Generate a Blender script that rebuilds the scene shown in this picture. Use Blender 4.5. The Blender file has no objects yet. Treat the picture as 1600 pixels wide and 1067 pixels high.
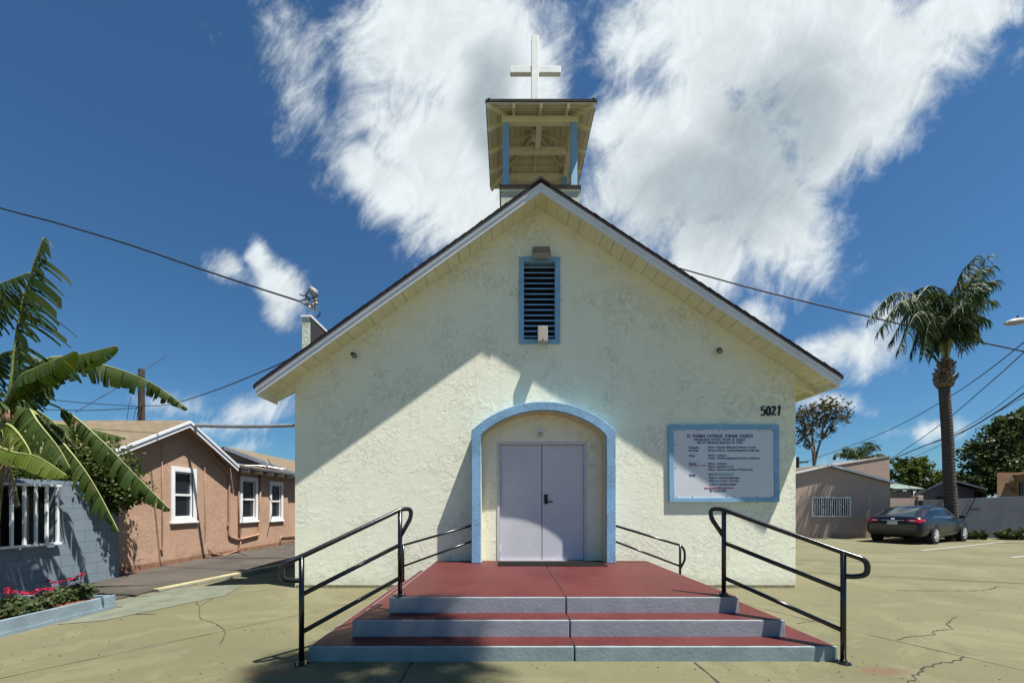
import bpy, bmesh, math, random
from mathutils import Vector, Matrix, noise
R = random.Random(7)
S = bpy.context.scene
COL = S.collection
# ------------------------------------------------------------------ camera
H = 1.45; F = 640.0; CX, CY = 792.0, 790.0
cam = bpy.data.cameras.new('camera'); camo = bpy.data.objects.new('camera', cam); COL.objects.link(camo)
camo.location = (0, 0, H); camo.rotation_euler = (math.radians(90), 0, 0)
cam.sensor_width = 36; cam.lens = 36*F/1600; cam.shift_x = (800-CX)/1600; cam.shift_y = (CY-533.5)/1600
cam.clip_start = .05; cam.clip_end = 5000
S.camera = camo
def P(px, py, Y):                       # picture position at a depth -> metres
    return Vector(((px-CX)*Y/F, Y, H+(CY-py)*Y/F))
def PX(px, Y): return (px-CX)*Y/F
# ------------------------------------------------------------------ light
SD = Vector((-.918, .47, -2.40)).normalized()
sun = bpy.data.lights.new('sun', 'SUN'); sun.energy = 5.0; sun.angle = math.radians(.53); sun.color = (1, .955, .87)
so = bpy.data.objects.new('sun', sun); COL.objects.link(so); so.rotation_euler = SD.to_track_quat('-Z', 'Y').to_euler()
so.location = (10, -10, 30)
S.view_settings.view_transform = 'Standard'; S.view_settings.look = 'None'
S.view_settings.exposure = 1.06; S.view_settings.gamma = 1
W = bpy.data.worlds.new('World'); S.world = W; W.use_nodes = True
def build_sky():
    nt = W.node_tree; N = nt.nodes; L = nt.links; N.clear()
    def lk(s, d):
        if isinstance(s, (int, float)): d.default_value = s
        else: L.new(s, d)
    def M(op, a, b=None, c=None, cl=False):
        n = N.new('ShaderNodeMath'); n.operation = op; n.use_clamp = cl; lk(a, n.inputs[0])
        if b is not None: lk(b, n.inputs[1])
        if c is not None: lk(c, n.inputs[2])
        return n.outputs[0]
    tc = N.new('ShaderNodeTexCoord'); sp = N.new('ShaderNodeSeparateXYZ'); L.new(tc.outputs['Generated'], sp.inputs[0])
    x, y, z = sp.outputs
    yc = M('MAXIMUM', y, .08)
    u = M('DIVIDE', x, yc); v = M('DIVIDE', z, yc)      # direction as bearing / height slopes towards north
    def SS(a, lo, hi):
        n = N.new('ShaderNodeMapRange'); n.interpolation_type = 'SMOOTHSTEP'; L.new(a, n.inputs[0])
        n.inputs[1].default_value = lo; n.inputs[2].default_value = hi; return n.outputs[0]
    def noise_(sx, sy, rot, scale, detail, rough, dist, w=0):
        c_, s_ = math.cos(rot), math.sin(rot)      # axis along 'rot' scaled by sx, across it by sy
        ur = M('ADD', M('MULTIPLY', u, c_), M('MULTIPLY', v, s_)); vr = M('SUBTRACT', M('MULTIPLY', v, c_), M('MULTIPLY', u, s_))
        cb = N.new('ShaderNodeCombineXYZ'); L.new(ur, cb.inputs[0]); L.new(vr, cb.inputs[1]); cb.inputs[2].default_value = w
        mp = N.new('ShaderNodeMapping'); mp.inputs['Scale'].default_value = (sx, sy, 1)
        L.new(cb.outputs[0], mp.inputs[0])
        n = N.new('ShaderNodeTexNoise'); n.inputs['Scale'].default_value = scale; n.inputs['Detail'].default_value = detail
        n.inputs['Roughness'].default_value = rough; n.inputs['Distortion'].default_value = dist
        L.new(mp.outputs[0], n.inputs['Vector']); return n.outputs[0]
    # warp
    wu = noise_(1, 1, 0, 2.2, 3, .5, 0, 3.1); wv = noise_(1, 1, 0, 2.2, 3, .5, 0, 9.7)
    u2 = M('MULTIPLY_ADD', M('SUBTRACT', wu, .5), .30, u); v2 = M('MULTIPLY_ADD', M('SUBTRACT', wv, .5), .30, v)
    blobs = [  # centre px, radii px, tilt deg, strength
        (720, 60, 175, 170, 0, 1), (690, 225, 150, 160, -25, 1.0), (600, 270, 120, 70, -20, .85), (730, 320, 90, 70, 0, .8),
        (820, 100, 60, 160, 0, .8), (455, 80, 60, 120, 30, .16), (505, 200, 34, 80, 15, .14),
        (1240, 60, 330, 140, 0, 1.1), (1090, 250, 200, 200, 0, 1.15), (1210, 290, 110, 210, 33, 1.15), (1330, 130, 220, 110, 38, .9), (1345, 205, 170, 105, 47, 1.0), (1010, 190, 110, 130, -20, .8),
        (1120, 400, 110, 80, 10, .9), (1500, 20, 170, 60, 12, .7),
        (440, 432, 62, 40, -22, .62), (395, 402, 46, 24, -52, .55), (452, 468, 36, 22, 0, .35), (348, 418, 48, 20, -25, .42), (1195, 483, 60, 34, 10, .5),
        (1320, 545, 90, 48, 15, .65), (1380, 490, 60, 20, 40, .3), (1305, 625, 80, 22, 2, .5), (1450, 655, 90, 16, 4, .3),
        (290, 622, 60, 28, 0, .38), (410, 640, 70, 34, 0, .42), (230, 655, 120, 22, 0, .22), (370, 695, 70, 18, 0, .3), (330, 650, 60, 18, 0, .3),
        (1430, 735, 200, 20, 0, .15), (1540, 40, 130, 20, 30, .4)]
    Fm = None
    for (cx, cy, rx, ry, t, s) in blobs:
        bu, bv = (cx-CX)/F, (CY-cy)/F; rx /= F; ry /= F; t = math.radians(t); c, sn = math.cos(t), math.sin(t)
        du = M('SUBTRACT', u2, bu); dv = M('SUBTRACT', v2, bv)
        a = M('DIVIDE', M('ADD', M('MULTIPLY', du, c), M('MULTIPLY', dv, sn)), rx)
        b = M('DIVIDE', M('SUBTRACT', M('MULTIPLY', dv, c), M('MULTIPLY', du, sn)), ry)
        q = M('MULTIPLY', M('SUBTRACT', 1.0, M('SQRT', M('ADD', M('MULTIPLY', a, a), M('MULTIPLY', b, b)))), s)
        if Fm is None: Fm = q
        else:
            n = N.new('ShaderNodeMath'); n.operation = 'SMOOTH_MAX'; L.new(Fm, n.inputs[0]); L.new(q, n.inputs[1]); n.inputs[2].default_value = .15; Fm = n.outputs[0]
    Fm = M('MAXIMUM', Fm, -1.0)
    n1 = noise_(.66, 1.0, math.radians(52), 4.6, 12, .66, .5, 1.3)
    n2 = noise_(1.0, .8, math.radians(20), 1.5, 5, .55, .2, 5.2)
    n3 = noise_(.6, 1.0, math.radians(58), 11, 10, .68, .7, 2.2)
    nn = M('ADD', M('MULTIPLY', M('SUBTRACT', n1, .5), 1.25), M('ADD', M('MULTIPLY', M('SUBTRACT', n2, .5), .5), M('MULTIPLY', M('SUBTRACT', n3, .5), .75)))
    D = M('ADD', Fm, nn)
    dens = SS(D, -.08, .50)
    dens = M('MULTIPLY', dens, SS(y, .08, .2))
    G = None
    for (cx, cy, rx, ry, t) in [(1130, 300, 230, 120, 0), (1240, 200, 170, 150, 30), (770, 150, 50, 120, -8), (1420, 545, 1, 1, 0)]:
        t = math.radians(t); c, sn = math.cos(t), math.sin(t); du = M('SUBTRACT', u2, (cx-CX)/F); dv = M('SUBTRACT', v2, (CY-cy)/F)
        a = M('DIVIDE', M('ADD', M('MULTIPLY', du, c), M('MULTIPLY', dv, sn)), rx/F); b = M('DIVIDE', M('SUBTRACT', M('MULTIPLY', dv, c), M('MULTIPLY', du, sn)), ry/F)
        q = M('SUBTRACT', 1.0, M('SQRT', M('ADD', M('MULTIPLY', a, a), M('MULTIPLY', b, b)))); G = q if G is None else M('MAXIMUM', G, q)
    core = M('MULTIPLY', SS(M('ADD', G, M('MULTIPLY', M('SUBTRACT', n2, .5), 1.2)), -.15, .75), .95)
    core = M('MULTIPLY', core, SS(Fm, .0, .35))
    fine = SS(n3, .3, .75)
    cr = N.new('ShaderNodeMix'); cr.data_type = 'RGBA'; L.new(core, cr.inputs[0])
    cr.inputs[6].default_value = (.88, .95, .97, 1); cr.inputs[7].default_value = (.47, .55, .59, 1)
    mu = N.new('ShaderNodeMix'); mu.data_type = 'RGBA'; mu.blend_type = 'MULTIPLY'; mu.inputs[0].default_value = 1; L.new(cr.outputs[2], mu.inputs[6])
    gg = M('MULTIPLY_ADD', fine, .20, .84); cb = N.new('ShaderNodeCombineXYZ')
    for i in range(3): L.new(gg, cb.inputs[i])
    L.new(cb.outputs[0], mu.inputs[7])
    sky = N.new('ShaderNodeTexSky'); sky.sky_type = 'NISHITA'; sky.sun_disc = False
    s = -SD; sky.sun_elevation = math.asin(s.z); sky.sun_rotation = math.atan2(s.x, s.y)
    sky.air_density = 1.0; sky.dust_density = .6; sky.ozone_density = 2.5; sky.altitude = 0
    ti = N.new('ShaderNodeMix'); ti.data_type = 'RGBA'; ti.blend_type = 'MULTIPLY'; ti.inputs[0].default_value = 1
    L.new(sky.outputs[0], ti.inputs[6]); ti.inputs[7].default_value = (.43, .75, .95, 1)
    b1 = N.new('ShaderNodeBackground'); b1.inputs[1].default_value = .050; L.new(ti.outputs[2], b1.inputs[0])
    b2 = N.new('ShaderNodeBackground'); b2.inputs[1].default_value = .48; L.new(mu.outputs[2], b2.inputs[0])
    ms = N.new('ShaderNodeMixShader'); L.new(M('MULTIPLY', dens, .95), ms.inputs[0]); L.new(b1.outputs[0], ms.inputs[1]); L.new(b2.outputs[0], ms.inputs[2])
    o = N.new('ShaderNodeOutputWorld'); L.new(ms.outputs[0], o.inputs[0])
    W.cycles.sampling_method = 'MANUAL'; W.cycles.sample_map_resolution = 512
build_sky()
# ------------------------------------------------------------------ object helpers
ORG = {}
def tag(o, label=None, cat=None, group=None, kind=None):
    if label: o['label'] = label
    if cat: o['category'] = cat
    if group: o['group'] = group
    if kind: o['kind'] = kind
    return o
def thing(name, label, cat, loc=(0, 0, 0), group=None, rz=0, local=False):
    o = bpy.data.objects.new(name, None); o.empty_display_size = .2; COL.objects.link(o); o.location = loc; o.rotation_euler.z = rz
    ORG[o.name] = Vector((0, 0, 0)) if local else Vector(loc)
    return tag(o, label, cat, group)
def copy_tree(o, parent=None):
    c = o.copy(); COL.objects.link(c); ORG[c.name] = ORG.get(o.name, Vector())
    if parent: c.parent = parent
    for ch in [k for k in bpy.data.objects if k.parent == o]: copy_tree(ch, c)
    return c
class MB:
    def __init__(s): s.v = []; s.f = []; s.m = []
    def add(s, vs, fs, m=0):
        k = len(s.v); s.v += [Vector(p) for p in vs]
        for f in fs: s.f.append([i+k for i in f]); s.m.append(m)
        return s
    def box(s, x0, x1, y0, y1, z0, z1, m=0):
        return s.add([(x0, y0, z0), (x1, y0, z0), (x1, y1, z0), (x0, y1, z0), (x0, y0, z1), (x1, y0, z1), (x1, y1, z1), (x0, y1, z1)],
                     [(0, 3, 2, 1), (4, 5, 6, 7), (0, 1, 5, 4), (1, 2, 6, 5), (2, 3, 7, 6), (3, 0, 4, 7)], m)
    def prism(s, pts, d, m=0):
        n = len(pts); pts = [Vector(p) for p in pts]; d = Vector(d)
        return s.add(pts+[p+d for p in pts], [list(range(n)), [2*n-1-i for i in range(n)]]+[(i, (i+1) % n, n+(i+1) % n, n+i) for i in range(n)], m)
    def ring(s, outer, inner, d, m=0):      # frame between two outlines of equal count
        n = len(outer); o = [Vector(p) for p in outer]; i_ = [Vector(p) for p in inner]; d = Vector(d)
        vs = o+i_+[p+d for p in o]+[p+d for p in i_]; fs = []
        for a in range(n):
            b = (a+1) % n
            fs += [(a, b, n+b, n+a), (2*n+a, 3*n+a, 3*n+b, 2*n+b), (a, 2*n+a, 2*n+b, b), (n+a, n+b, 3*n+b, 3*n+a)]
        return s.add(vs, fs, m)
    def beam(s, p, q, w, h, up=(0, 0, 1), m=0):
        p, q, up = Vector(p), Vector(q), Vector(up); t = (q-p).normalized(); a = t.cross(up).normalized(); b = a.cross(t)
        a *= w/2; b *= h/2
        return s.add([p-a-b, p+a-b, p+a+b, p-a+b, q-a-b, q+a-b, q+a+b, q-a+b], [(0, 3, 2, 1), (4, 5, 6, 7), (0, 1, 5, 4), (1, 2, 6, 5), (2, 3, 7, 6), (3, 0, 4, 7)], m)
    def tube(s, pts, r, n=10, m=0, cap=True):
        pts = [Vector(p) for p in pts]; K = len(pts); rs = r if isinstance(r, (list, tuple)) else [r]*K
        k0 = len(s.v); prev = None
        for i, p in enumerate(pts):
            t = (pts[min(i+1, K-1)]-pts[max(i-1, 0)]).normalized()
            if prev is None:
                a = t.cross(Vector((0, 0, 1)) if abs(t.z) < .9 else Vector((1, 0, 0))).normalized()
            else: a = (prev-t*prev.dot(t)).normalized()
            prev = a; b = t.cross(a)
            for j in range(n):
                g = 2*math.pi*j/n; s.v.append(p+(a*math.cos(g)+b*math.sin(g))*rs[i])
        for i in range(K-1):
            for j in range(n):
                a0 = k0+i*n+j; a1 = k0+i*n+(j+1) % n; s.f.append([a0, a1, a1+n, a0+n]); s.m.append(m)
        if cap:
            s.f.append([k0+n-1-j for j in range(n)]); s.m.append(m); s.f.append([k0+(K-1)*n+j for j in range(n)]); s.m.append(m)
        return s
    def lathe(s, c, prof, n=24, axis='z', m=0):   # prof: (radius, height) list
        c = Vector(c); k0 = len(s.v)
        for (r, h) in prof:
            for j in range(n):
                g = 2*math.pi*j/n; a, b = r*math.cos(g), r*math.sin(g)
                s.v.append(c+(Vector((a, b, h)) if axis == 'z' else Vector((a, h, b)) if axis == 'y' else Vector((h, a, b))))
        for i in range(len(prof)-1):
            for j in range(n):
                a0 = k0+i*n+j; a1 = k0+i*n+(j+1) % n; s.f.append([a0, a1, a1+n, a0+n]); s.m.append(m)
        s.f.append([k0+n-1-j for j in range(n)]); s.m.append(m); s.f.append([k0+(len(prof)-1)*n+j for j in range(n)]); s.m.append(m)
        return s
    def build(s, name, mat, parent=None, smooth=False, bevel=0, label=None, fix=True, subsurf=0):
        me = bpy.data.meshes.new(name)
        org = ORG.get(parent.name, Vector()) if parent else Vector()
        me.from_pydata([tuple(p-org) for p in s.v], [], s.f)
        for mm in (mat if isinstance(mat, (list, tuple)) else [mat]): me.materials.append(mm)
        me.polygons.foreach_set('material_index', s.m)
        if fix:
            bm = bmesh.new(); bm.from_mesh(me); bmesh.ops.recalc_face_normals(bm, faces=bm.faces); bm.to_mesh(me); bm.free()
        if smooth: me.polygons.foreach_set('use_smooth', [True]*len(me.polygons))
        o = bpy.data.objects.new(name, me); COL.objects.link(o)
        if parent: o.parent = parent
        ORG[o.name] = org
        if bevel:
            b = o.modifiers.new('bevel', 'BEVEL'); b.width = bevel; b.segments = 2; b.limit_method = 'ANGLE'; b.angle_limit = math.radians(40)
        if subsurf:
            b = o.modifiers.new('sub', 'SUBSURF'); b.levels = subsurf; b.render_levels = subsurf
        if label: o['label'] = label
        return o
def spline(pts, n=8):
    pts = [Vector(p) for p in pts]; out = []
    q = [pts[0]*2-pts[1]]+pts+[pts[-1]*2-pts[-2]]
    for i in range(1, len(q)-2):
        for k in range(n):
            t = k/n; a, b, c, d = q[i-1:i+3]
            out.append(.5*((2*b)+(c-a)*t+(2*a-5*b+4*c-d)*t*t+(3*b-3*c+d-a)*t**3))
    return out+[pts[-1]]
# ------------------------------------------------------------------ materials
class NT:
    def __init__(s, name):
        s.mat = bpy.data.materials.new(name); s.mat.use_nodes = True; s.nt = s.mat.node_tree; s.N = s.nt.nodes; s.L = s.nt.links
        s.b = s.N['Principled BSDF']; s.out = s.N['Material Output']; s.tc = s.N.new('ShaderNodeTexCoord')
    def lk(s, a, d):
        if isinstance(a, (int, float)): d.default_value = a
        elif isinstance(a, tuple): d.default_value = a if len(a) == 4 or len(d.default_value) == 3 else a+(1,)
        else: s.L.new(a, d)
    def M(s, op, a, b=None, c=None, cl=False):
        n = s.N.new('ShaderNodeMath'); n.operation = op; n.use_clamp = cl; s.lk(a, n.inputs[0])
        if b is not None: s.lk(b, n.inputs[1])
        if c is not None: s.lk(c, n.inputs[2])
        return n.outputs[0]
    def vec(s, scale=(1, 1, 1), rot=(0, 0, 0), loc=(0, 0, 0), src='Object'):
        m = s.N.new('ShaderNodeMapping'); m.inputs['Scale'].default_value = scale; m.inputs['Rotation'].default_value = rot; m.inputs['Location'].default_value = loc
        s.L.new(s.tc.outputs[src], m.inputs[0]); return m.outputs[0]
    def noise(s, scale=5, detail=4, rough=.5, dist=0, v=None):
        n = s.N.new('ShaderNodeTexNoise'); n.inputs['Scale'].default_value = scale; n.inputs['Detail'].default_value = detail
        n.inputs['Roughness'].default_value = rough; n.inputs['Distortion'].default_value = dist
        s.L.new(v if v is not None else s.tc.outputs['Object'], n.inputs['Vector']); return n.outputs[0]
    def voro(s, scale=5, v=None, feature='F1', rand=1):
        n = s.N.new('ShaderNodeTexVoronoi'); n.feature = feature; n.inputs['Scale'].default_value = scale; n.inputs['Randomness'].default_value = rand
        s.L.new(v if v is not None else s.tc.outputs['Object'], n.inputs['Vector']); return n
    def ss(s, a, lo, hi, o0=0, o1=1):
        n = s.N.new('ShaderNodeMapRange'); n.interpolation_type = 'SMOOTHSTEP'; s.L.new(a, n.inputs[0])
        for i, k in enumerate((lo, hi, o0, o1)): n.inputs[i+1].default_value = k
        return n.outputs[0]
    def mix(s, f, a, b, blend='MIX'):
        n = s.N.new('ShaderNodeMix'); n.data_type = 'RGBA'; n.blend_type = blend; s.lk(f, n.inputs[0]); s.lk(a, n.inputs[6]); s.lk(b, n.inputs[7]); return n.outputs[2]
    def bump(s, h, dist=.01, strength=1, chain=None):
        n = s.N.new('ShaderNodeBump'); n.inputs['Distance'].default_value = dist; n.inputs['Strength'].default_value = strength
        s.L.new(h, n.inputs['Height'])
        if chain is not None: s.L.new(chain, n.inputs['Normal'])
        return n.outputs[0]
    def done(s, col, rough=.7, normal=None, metal=0, spec=.5, coat=0):
        s.lk(col, s.b.inputs['Base Color']); s.lk(rough, s.b.inputs['Roughness']); s.b.inputs['Metallic'].default_value = metal
        s.b.inputs['Specular IOR Level'].default_value = spec; s.b.inputs['Coat Weight'].default_value = coat
        if normal is not None: s.L.new(normal, s.b.inputs['Normal'])
        return s.mat
def sc(c, k): return tuple(min(1, x*k) for x in c)
def mat(name, c, rough=.7, var=.12, vs=2.5, bump=0, bs=60, metal=0, spec=.4, coat=0, fine=.06):
    t = NT(name); n = t.noise(vs, 5, .6); n2 = t.noise(vs*14, 4, .6)
    f = t.M('ADD', t.ss(n, .3, .7, 0, 1), t.M('MULTIPLY', t.M('SUBTRACT', n2, .5), 2*fine/max(var, .01)))
    col = t.mix(f, sc(c, 1-var), sc(c, 1+var))
    nm = t.bump(t.noise(bs, 3, .6), bump) if bump else None
    return t.done(col, rough, nm, metal, spec, coat)
def stucco(name, c, c2, sc_=4.2, amp=.012, dirt=True):
    t = NT(name)
    w = t.noise(1.7, 2, .5)
    v = t.N.new('ShaderNodeVectorMath'); v.operation = 'ADD'; t.L.new(t.tc.outputs['Object'], v.inputs[0])
    cb = t.N.new('ShaderNodeCombineXYZ'); [t.L.new(t.M('MULTIPLY', w, .5), cb.inputs[i]) for i in range(3)]; t.L.new(cb.outputs[0], v.inputs[1])
    vv = v.outputs[0]
    a = t.noise(sc_, 9, .70, .35, vv); b = t.noise(sc_*2.3, 8, .68, .3, vv)
    pl = t.ss(a, .49, .525); pl2 = t.ss(b, .53, .565)
    fine = t.noise(60, 3, .7)
    rg = t.ss(t.noise(1.1, 4, .6, .5), .40, .62, .22, 1)       # hand-trowelled: rough and nearly smooth areas
    h = t.M('ADD', t.M('MULTIPLY', rg, t.M('ADD', t.M('MULTIPLY', pl, .6), t.M('MULTIPLY', pl2, .5))), t.M('MULTIPLY', fine, .30))
    nm = t.bump(h, amp, 1)
    g = t.noise(.9, 5, .6); g2 = t.noise(11, 4, .7)
    col = t.mix(t.ss(g, .3, .7), c, c2)
    col = t.mix(t.ss(g2, .62, .8, 0, .12), col, sc(c, .78))
    if dirt:
        sp = t.N.new('ShaderNodeSeparateXYZ'); t.L.new(t.tc.outputs['Object'], sp.inputs[0])
        dz = t.M('ADD', sp.outputs[2], t.M('MULTIPLY', t.noise(5, 4, .7), .45))
        col = t.mix(t.ss(dz, .2, .5, .45, 0), col, sc(c, .5))
        st = t.noise(1.0, 4, .6, 0, t.vec((7, 7, .5)))
        col = t.mix(t.ss(st, .58, .75, 0, .22), col, sc(c, .62))
    return t.done(col, .9, nm, 0, .2)
CREAM = (.79, .79, .63)
M_stucco = stucco('cream_stucco', CREAM, (.81, .81, .66), 5.4, .0062)
M_reveal = stucco('cream_reveal_bounce', (.58, .545, .36), (.62, .58, .40), 14, .004, False)  # same cream as the wall; warm bounce is put into this yellower tone
M_bluest = stucco('blue_stucco_trim', (.215, .40, .60), (.25, .44, .65), 26, .012, False)
M_blue = mat('blue_trim_paint', (.20, .38, .56), .55, .1, 6, .002, 40)
M_white = mat('white_fascia_paint', (.66, .68, .73), .5, .05, 3, .001, 30)
M_cream = mat('cream_wood_paint', (.70, .68, .50), .6, .08, 5, .0015, 40)
M_creamd = mat('cream_weathered_siding', (.45, .47, .38), .7, .15, 4, .003, 30)
M_crosswhite = mat('cross_white_paint', (.74, .76, .74), .6, .05, 9, .002, 25)
M_dark = mat('dark_void', (.012, .013, .018), .6, .2)
M_black = mat('black_rail_enamel', (.008, .008, .009), .22, .3, 8, .0006, 60, 0, .5, .2)
M_blackp = mat('black_plastic', (.015, .015, .017), .5)
M_door = mat('door_lilac_paint', (.56, .56, .60), .45, .05, 1.2, .0006, 30)
M_doorf = mat('door_frame_paint', (.56, .55, .59), .5, .04)
M_bronze = mat('dark_bronze', (.03, .024, .018), .35, .2, 9, 0, 60, .7)
M_steel = mat('galvanised_steel', (.42, .43, .44), .4, .15, 9, .0008, 50, .7)
M_greyw = mat('grey_weathered_metal', (.25, .25, .25), .6, .3, 12, .002, 40, .3)
M_peachpipe = mat('peach_painted_pipe', (.33, .20, .135), .6, .1, 5)
M_peach = stucco('peach_stucco', (.385, .25, .18), (.43, .285, .205), 9, .007)
M_pink = stucco('dusty_pink_stucco', (.36, .27, .225), (.40, .305, .26), 7, .004)
M_ochre = stucco('orange_stucco', (.24, .14, .085), (.27, .165, .10), 9, .005)
M_greyst = mat('grey_blue_wall_paint', (.062, .073, .09), .8, .15, 1.2, .004, 20)
M_housegrey = mat('grey_house_stucco', (.19, .165, .155), .85, .12, 1.5, .004, 30)
M_greenroof = mat('pale_green_roofing', (.13, .17, .145), .7, .15)
def m_boards():
    t = NT('cream_soffit_boards'); sp = t.N.new('ShaderNodeSeparateXYZ'); t.L.new(t.tc.outputs['Object'], sp.inputs[0])
    fx = t.M('FRACT', t.M('MULTIPLY', sp.outputs[0], 5.3)); g = t.M('LESS_THAN', fx, .035)
    cell = t.M('FLOOR', t.M('MULTIPLY', sp.outputs[0], 5.3)); wn = t.N.new('ShaderNodeTexWhiteNoise'); wn.noise_dimensions = '1D'; t.L.new(cell, wn.inputs['W'])
    g = t.M('MULTIPLY', g, t.M('ADD', t.M('MULTIPLY', wn.outputs[0], .7), .3))
    col = t.mix(t.ss(t.noise(6, 4), .3, .7), (.66, .63, .42), (.72, .69, .47))
    col = t.mix(g, col, (.16, .14, .08)); return t.done(col, .6, t.bump(t.M('MULTIPLY', g, -1), .006))
M_soffit = m_boards()
def m_shingle(name, c, c2, sx=3.2, sy=7):
    t = NT(name); b = t.N.new('ShaderNodeTexBrick'); t.L.new(t.vec((1, 1, 1)), b.inputs['Vector'])
    b.inputs['Scale'].default_value = 1; b.inputs['Brick Width'].default_value = 1/sx; b.inputs['Row Height'].default_value = 1/sy; b.inputs['Mortar Size'].default_value = .008
    b.inputs['Color1'].default_value = c+(1,); b.inputs['Color2'].default_value = c2+(1,); b.inputs['Mortar'].default_value = sc(c, .35)+(1,)
    col = t.mix(t.ss(t.noise(40, 4, .7), .35, .7, 0, .5), b.outputs['Color'], sc(c, .6))
    return t.done(col, .9, t.bump(b.outputs['Fac'], -.01), 0, .2)
M_shdark = m_shingle('dark_brown_shingles', (.028, .02, .02), (.045, .032, .03))
M_shtan = m_shingle('tan_shingles', (.20, .158, .105), (.165, .13, .085))
def m_ground():
    t = NT('olive_concrete'); a = t.noise(.35, 6, .6); b = t.noise(1.6, 6, .65, .4); c = t.noise(90, 3, .7); d = t.noise(7, 6, .7, .3)
    col = t.mix(t.ss(a, .32, .68), (.122, .116, .060), (.150, .142, .077))
    col = t.mix(t.ss(b, .52, .74, 0, .6), col, (.090, .088, .054))
    col = t.mix(t.ss(d, .60, .78, 0, .45), col, (.082, .085, .058))
    col = t.mix(t.ss(c, .38, .62, 0, .55), col, (.066, .064, .038))
    st = t.noise(.9, 6, .65, .6, t.vec((.35, 1.6, 1)))      # tyre-dirt streaks along the drive
    col = t.mix(t.ss(st, .54, .72, 0, .55), col, (.083, .088, .064)); col = t.mix(t.ss(t.noise(.55, 7, .72, 1.2), .50, .56, 0, .22), col, (.19, .185, .11)); col = t.mix(t.ss(t.noise(2.7, 8, .75, .2), .64, .72, 0, .4), col, (.06, .058, .045))
    sp = t.voro(3.2); dots = t.ss(sp.outputs['Distance'], .03, .055, .75, 0)
    wn = t.M('GREATER_THAN', t.noise(2.1, 1), .53)
    col = t.mix(t.M('MULTIPLY', dots, wn), col, (.03, .03, .027))
    # rusty run-off beside the rail feet
    for (px_, py_, ax, ay) in ((-2.08, 3.56, .34, .13), (3.30, 3.60, .30, .13)):
        spp = t.N.new('ShaderNodeSeparateXYZ'); t.L.new(t.tc.outputs['Object'], spp.inputs[0])
        dx = t.M('DIVIDE', t.M('SUBTRACT', spp.outputs[0], px_), ax); dy = t.M('DIVIDE', t.M('SUBTRACT', spp.outputs[1], py_), ay)
        q = t.M('ADD', t.M('SQRT', t.M('ADD', t.M('MULTIPLY', dx, dx), t.M('MULTIPLY', dy, dy))), t.M('MULTIPLY', t.M('SUBTRACT', t.noise(9, 5, .7), .5), 1.6))
        col = t.mix(t.ss(q, .15, 1.05, .62, 0), col, (.115, .050, .032))
    nm = t.bump(t.M('ADD', c, t.M('MULTIPLY', d, .8)), .004)
    return t.done(col, .88, nm, 0, .3)
M_ground = m_ground()
M_farg = mat('dry_earth', (.10, .09, .06), .95, .3, .5)
M_crack = mat('joint_dirt', (.035, .032, .025), .95, .3, 8)
def m_asph():
    t = NT('worn_asphalt'); a = t.noise(.8, 6, .65, .5); c = t.noise(110, 3, .7)
    col = t.mix(t.ss(a, .35, .65), (.05, .044, .038), (.085, .073, .062)); col = t.mix(t.ss(t.noise(3, 6, .7), .55, .8, 0, .6), col, (.12, .10, .08))
    return t.done(t.mix(t.ss(c, .4, .7, 0, .5), col, (.03, .028, .026)), .9, t.bump(c, .006), 0, .3)
M_asph = m_asph()
M_kerb = mat('kerb_concrete', (.17, .17, .13), .9, .25, 4, .004, 40)
M_kerby = mat('faded_yellow_kerb_paint', (.33, .29, .16), .8, .22, 7, .003, 50)
M_apron = mat('bluish_concrete_patch', (.115, .125, .092), .9, .2, 3, .004, 50)
M_line = mat('worn_white_line_paint', (.24, .25, .23), .8, .2, 12)
def m_red():
    t = NT('red_step_paint'); a = t.noise(1.3, 5, .6); b = t.noise(18, 5, .7)
    col = t.mix(t.ss(a, .35, .65), (.066, .0105, .0100), (.082, .0145, .0135)); col = t.mix(t.ss(b, .58, .78, 0, .45), col, (.10, .028, .024)); col = t.mix(t.ss(t.noise(2.6, 7, .7, .6), .55, .75, 0, .5), col, (.046, .011, .010))
    return t.done(col, t.ss(a, .3, .7, .5, .65), t.bump(t.noise(120, 3), .002), 0, .4)
M_red = m_red()
M_riser = mat('grey_riser_paint', (.235, .250, .285), .55, .09, 5, .003, 25)
M_riser2 = mat('green_grey_riser_paint', (.20, .255, .27), .55, .12, 5, .003, 25)
M_mat = mat('black_rubber_mat', (.008, .008, .008), .95, .2, 5, .004, 200, 0, .1)
def m_block():
    t = NT('blue_grey_block_wall'); b = t.N.new('ShaderNodeTexBrick'); t.L.new(t.vec((1, 1, 1), (math.radians(90), 0, math.radians(90))), b.inputs['Vector'])
    sp = t.N.new('ShaderNodeSeparateXYZ'); t.L.new(t.tc.outputs['Object'], sp.inputs[0]); cb = t.N.new('ShaderNodeCombineXYZ')
    t.L.new(sp.outputs[1], cb.inputs[0]); t.L.new(sp.outputs[2], cb.inputs[1]); t.L.new(cb.outputs[0], b.inputs['Vector'])
    b.inputs['Scale'].default_value = 1; b.inputs['Brick Width'].default_value = .4; b.inputs['Row Height'].default_value = .2; b.inputs['Mortar Size'].default_value = .006
    b.inputs['Color1'].default_value = (.155, .20, .245, 1); b.inputs['Color2'].default_value = (.165, .212, .26, 1); b.inputs['Mortar'].default_value = (.125, .162, .20, 1)
    col = t.mix(t.ss(t.noise(3, 5, .6), .35, .7, 0, .3), b.outputs['Color'], (.12, .155, .19))
    return t.done(col, .75, t.bump(t.M('ADD', t.M('MULTIPLY', b.outputs['Fac'], -1), t.M('MULTIPLY', t.noise(40, 3), .3)), .006), 0, .3)
M_block = m_block()
M_planter = mat('blue_grey_planter_paint', (.17, .225, .265), .7, .15, 3, .003, 30)
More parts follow.
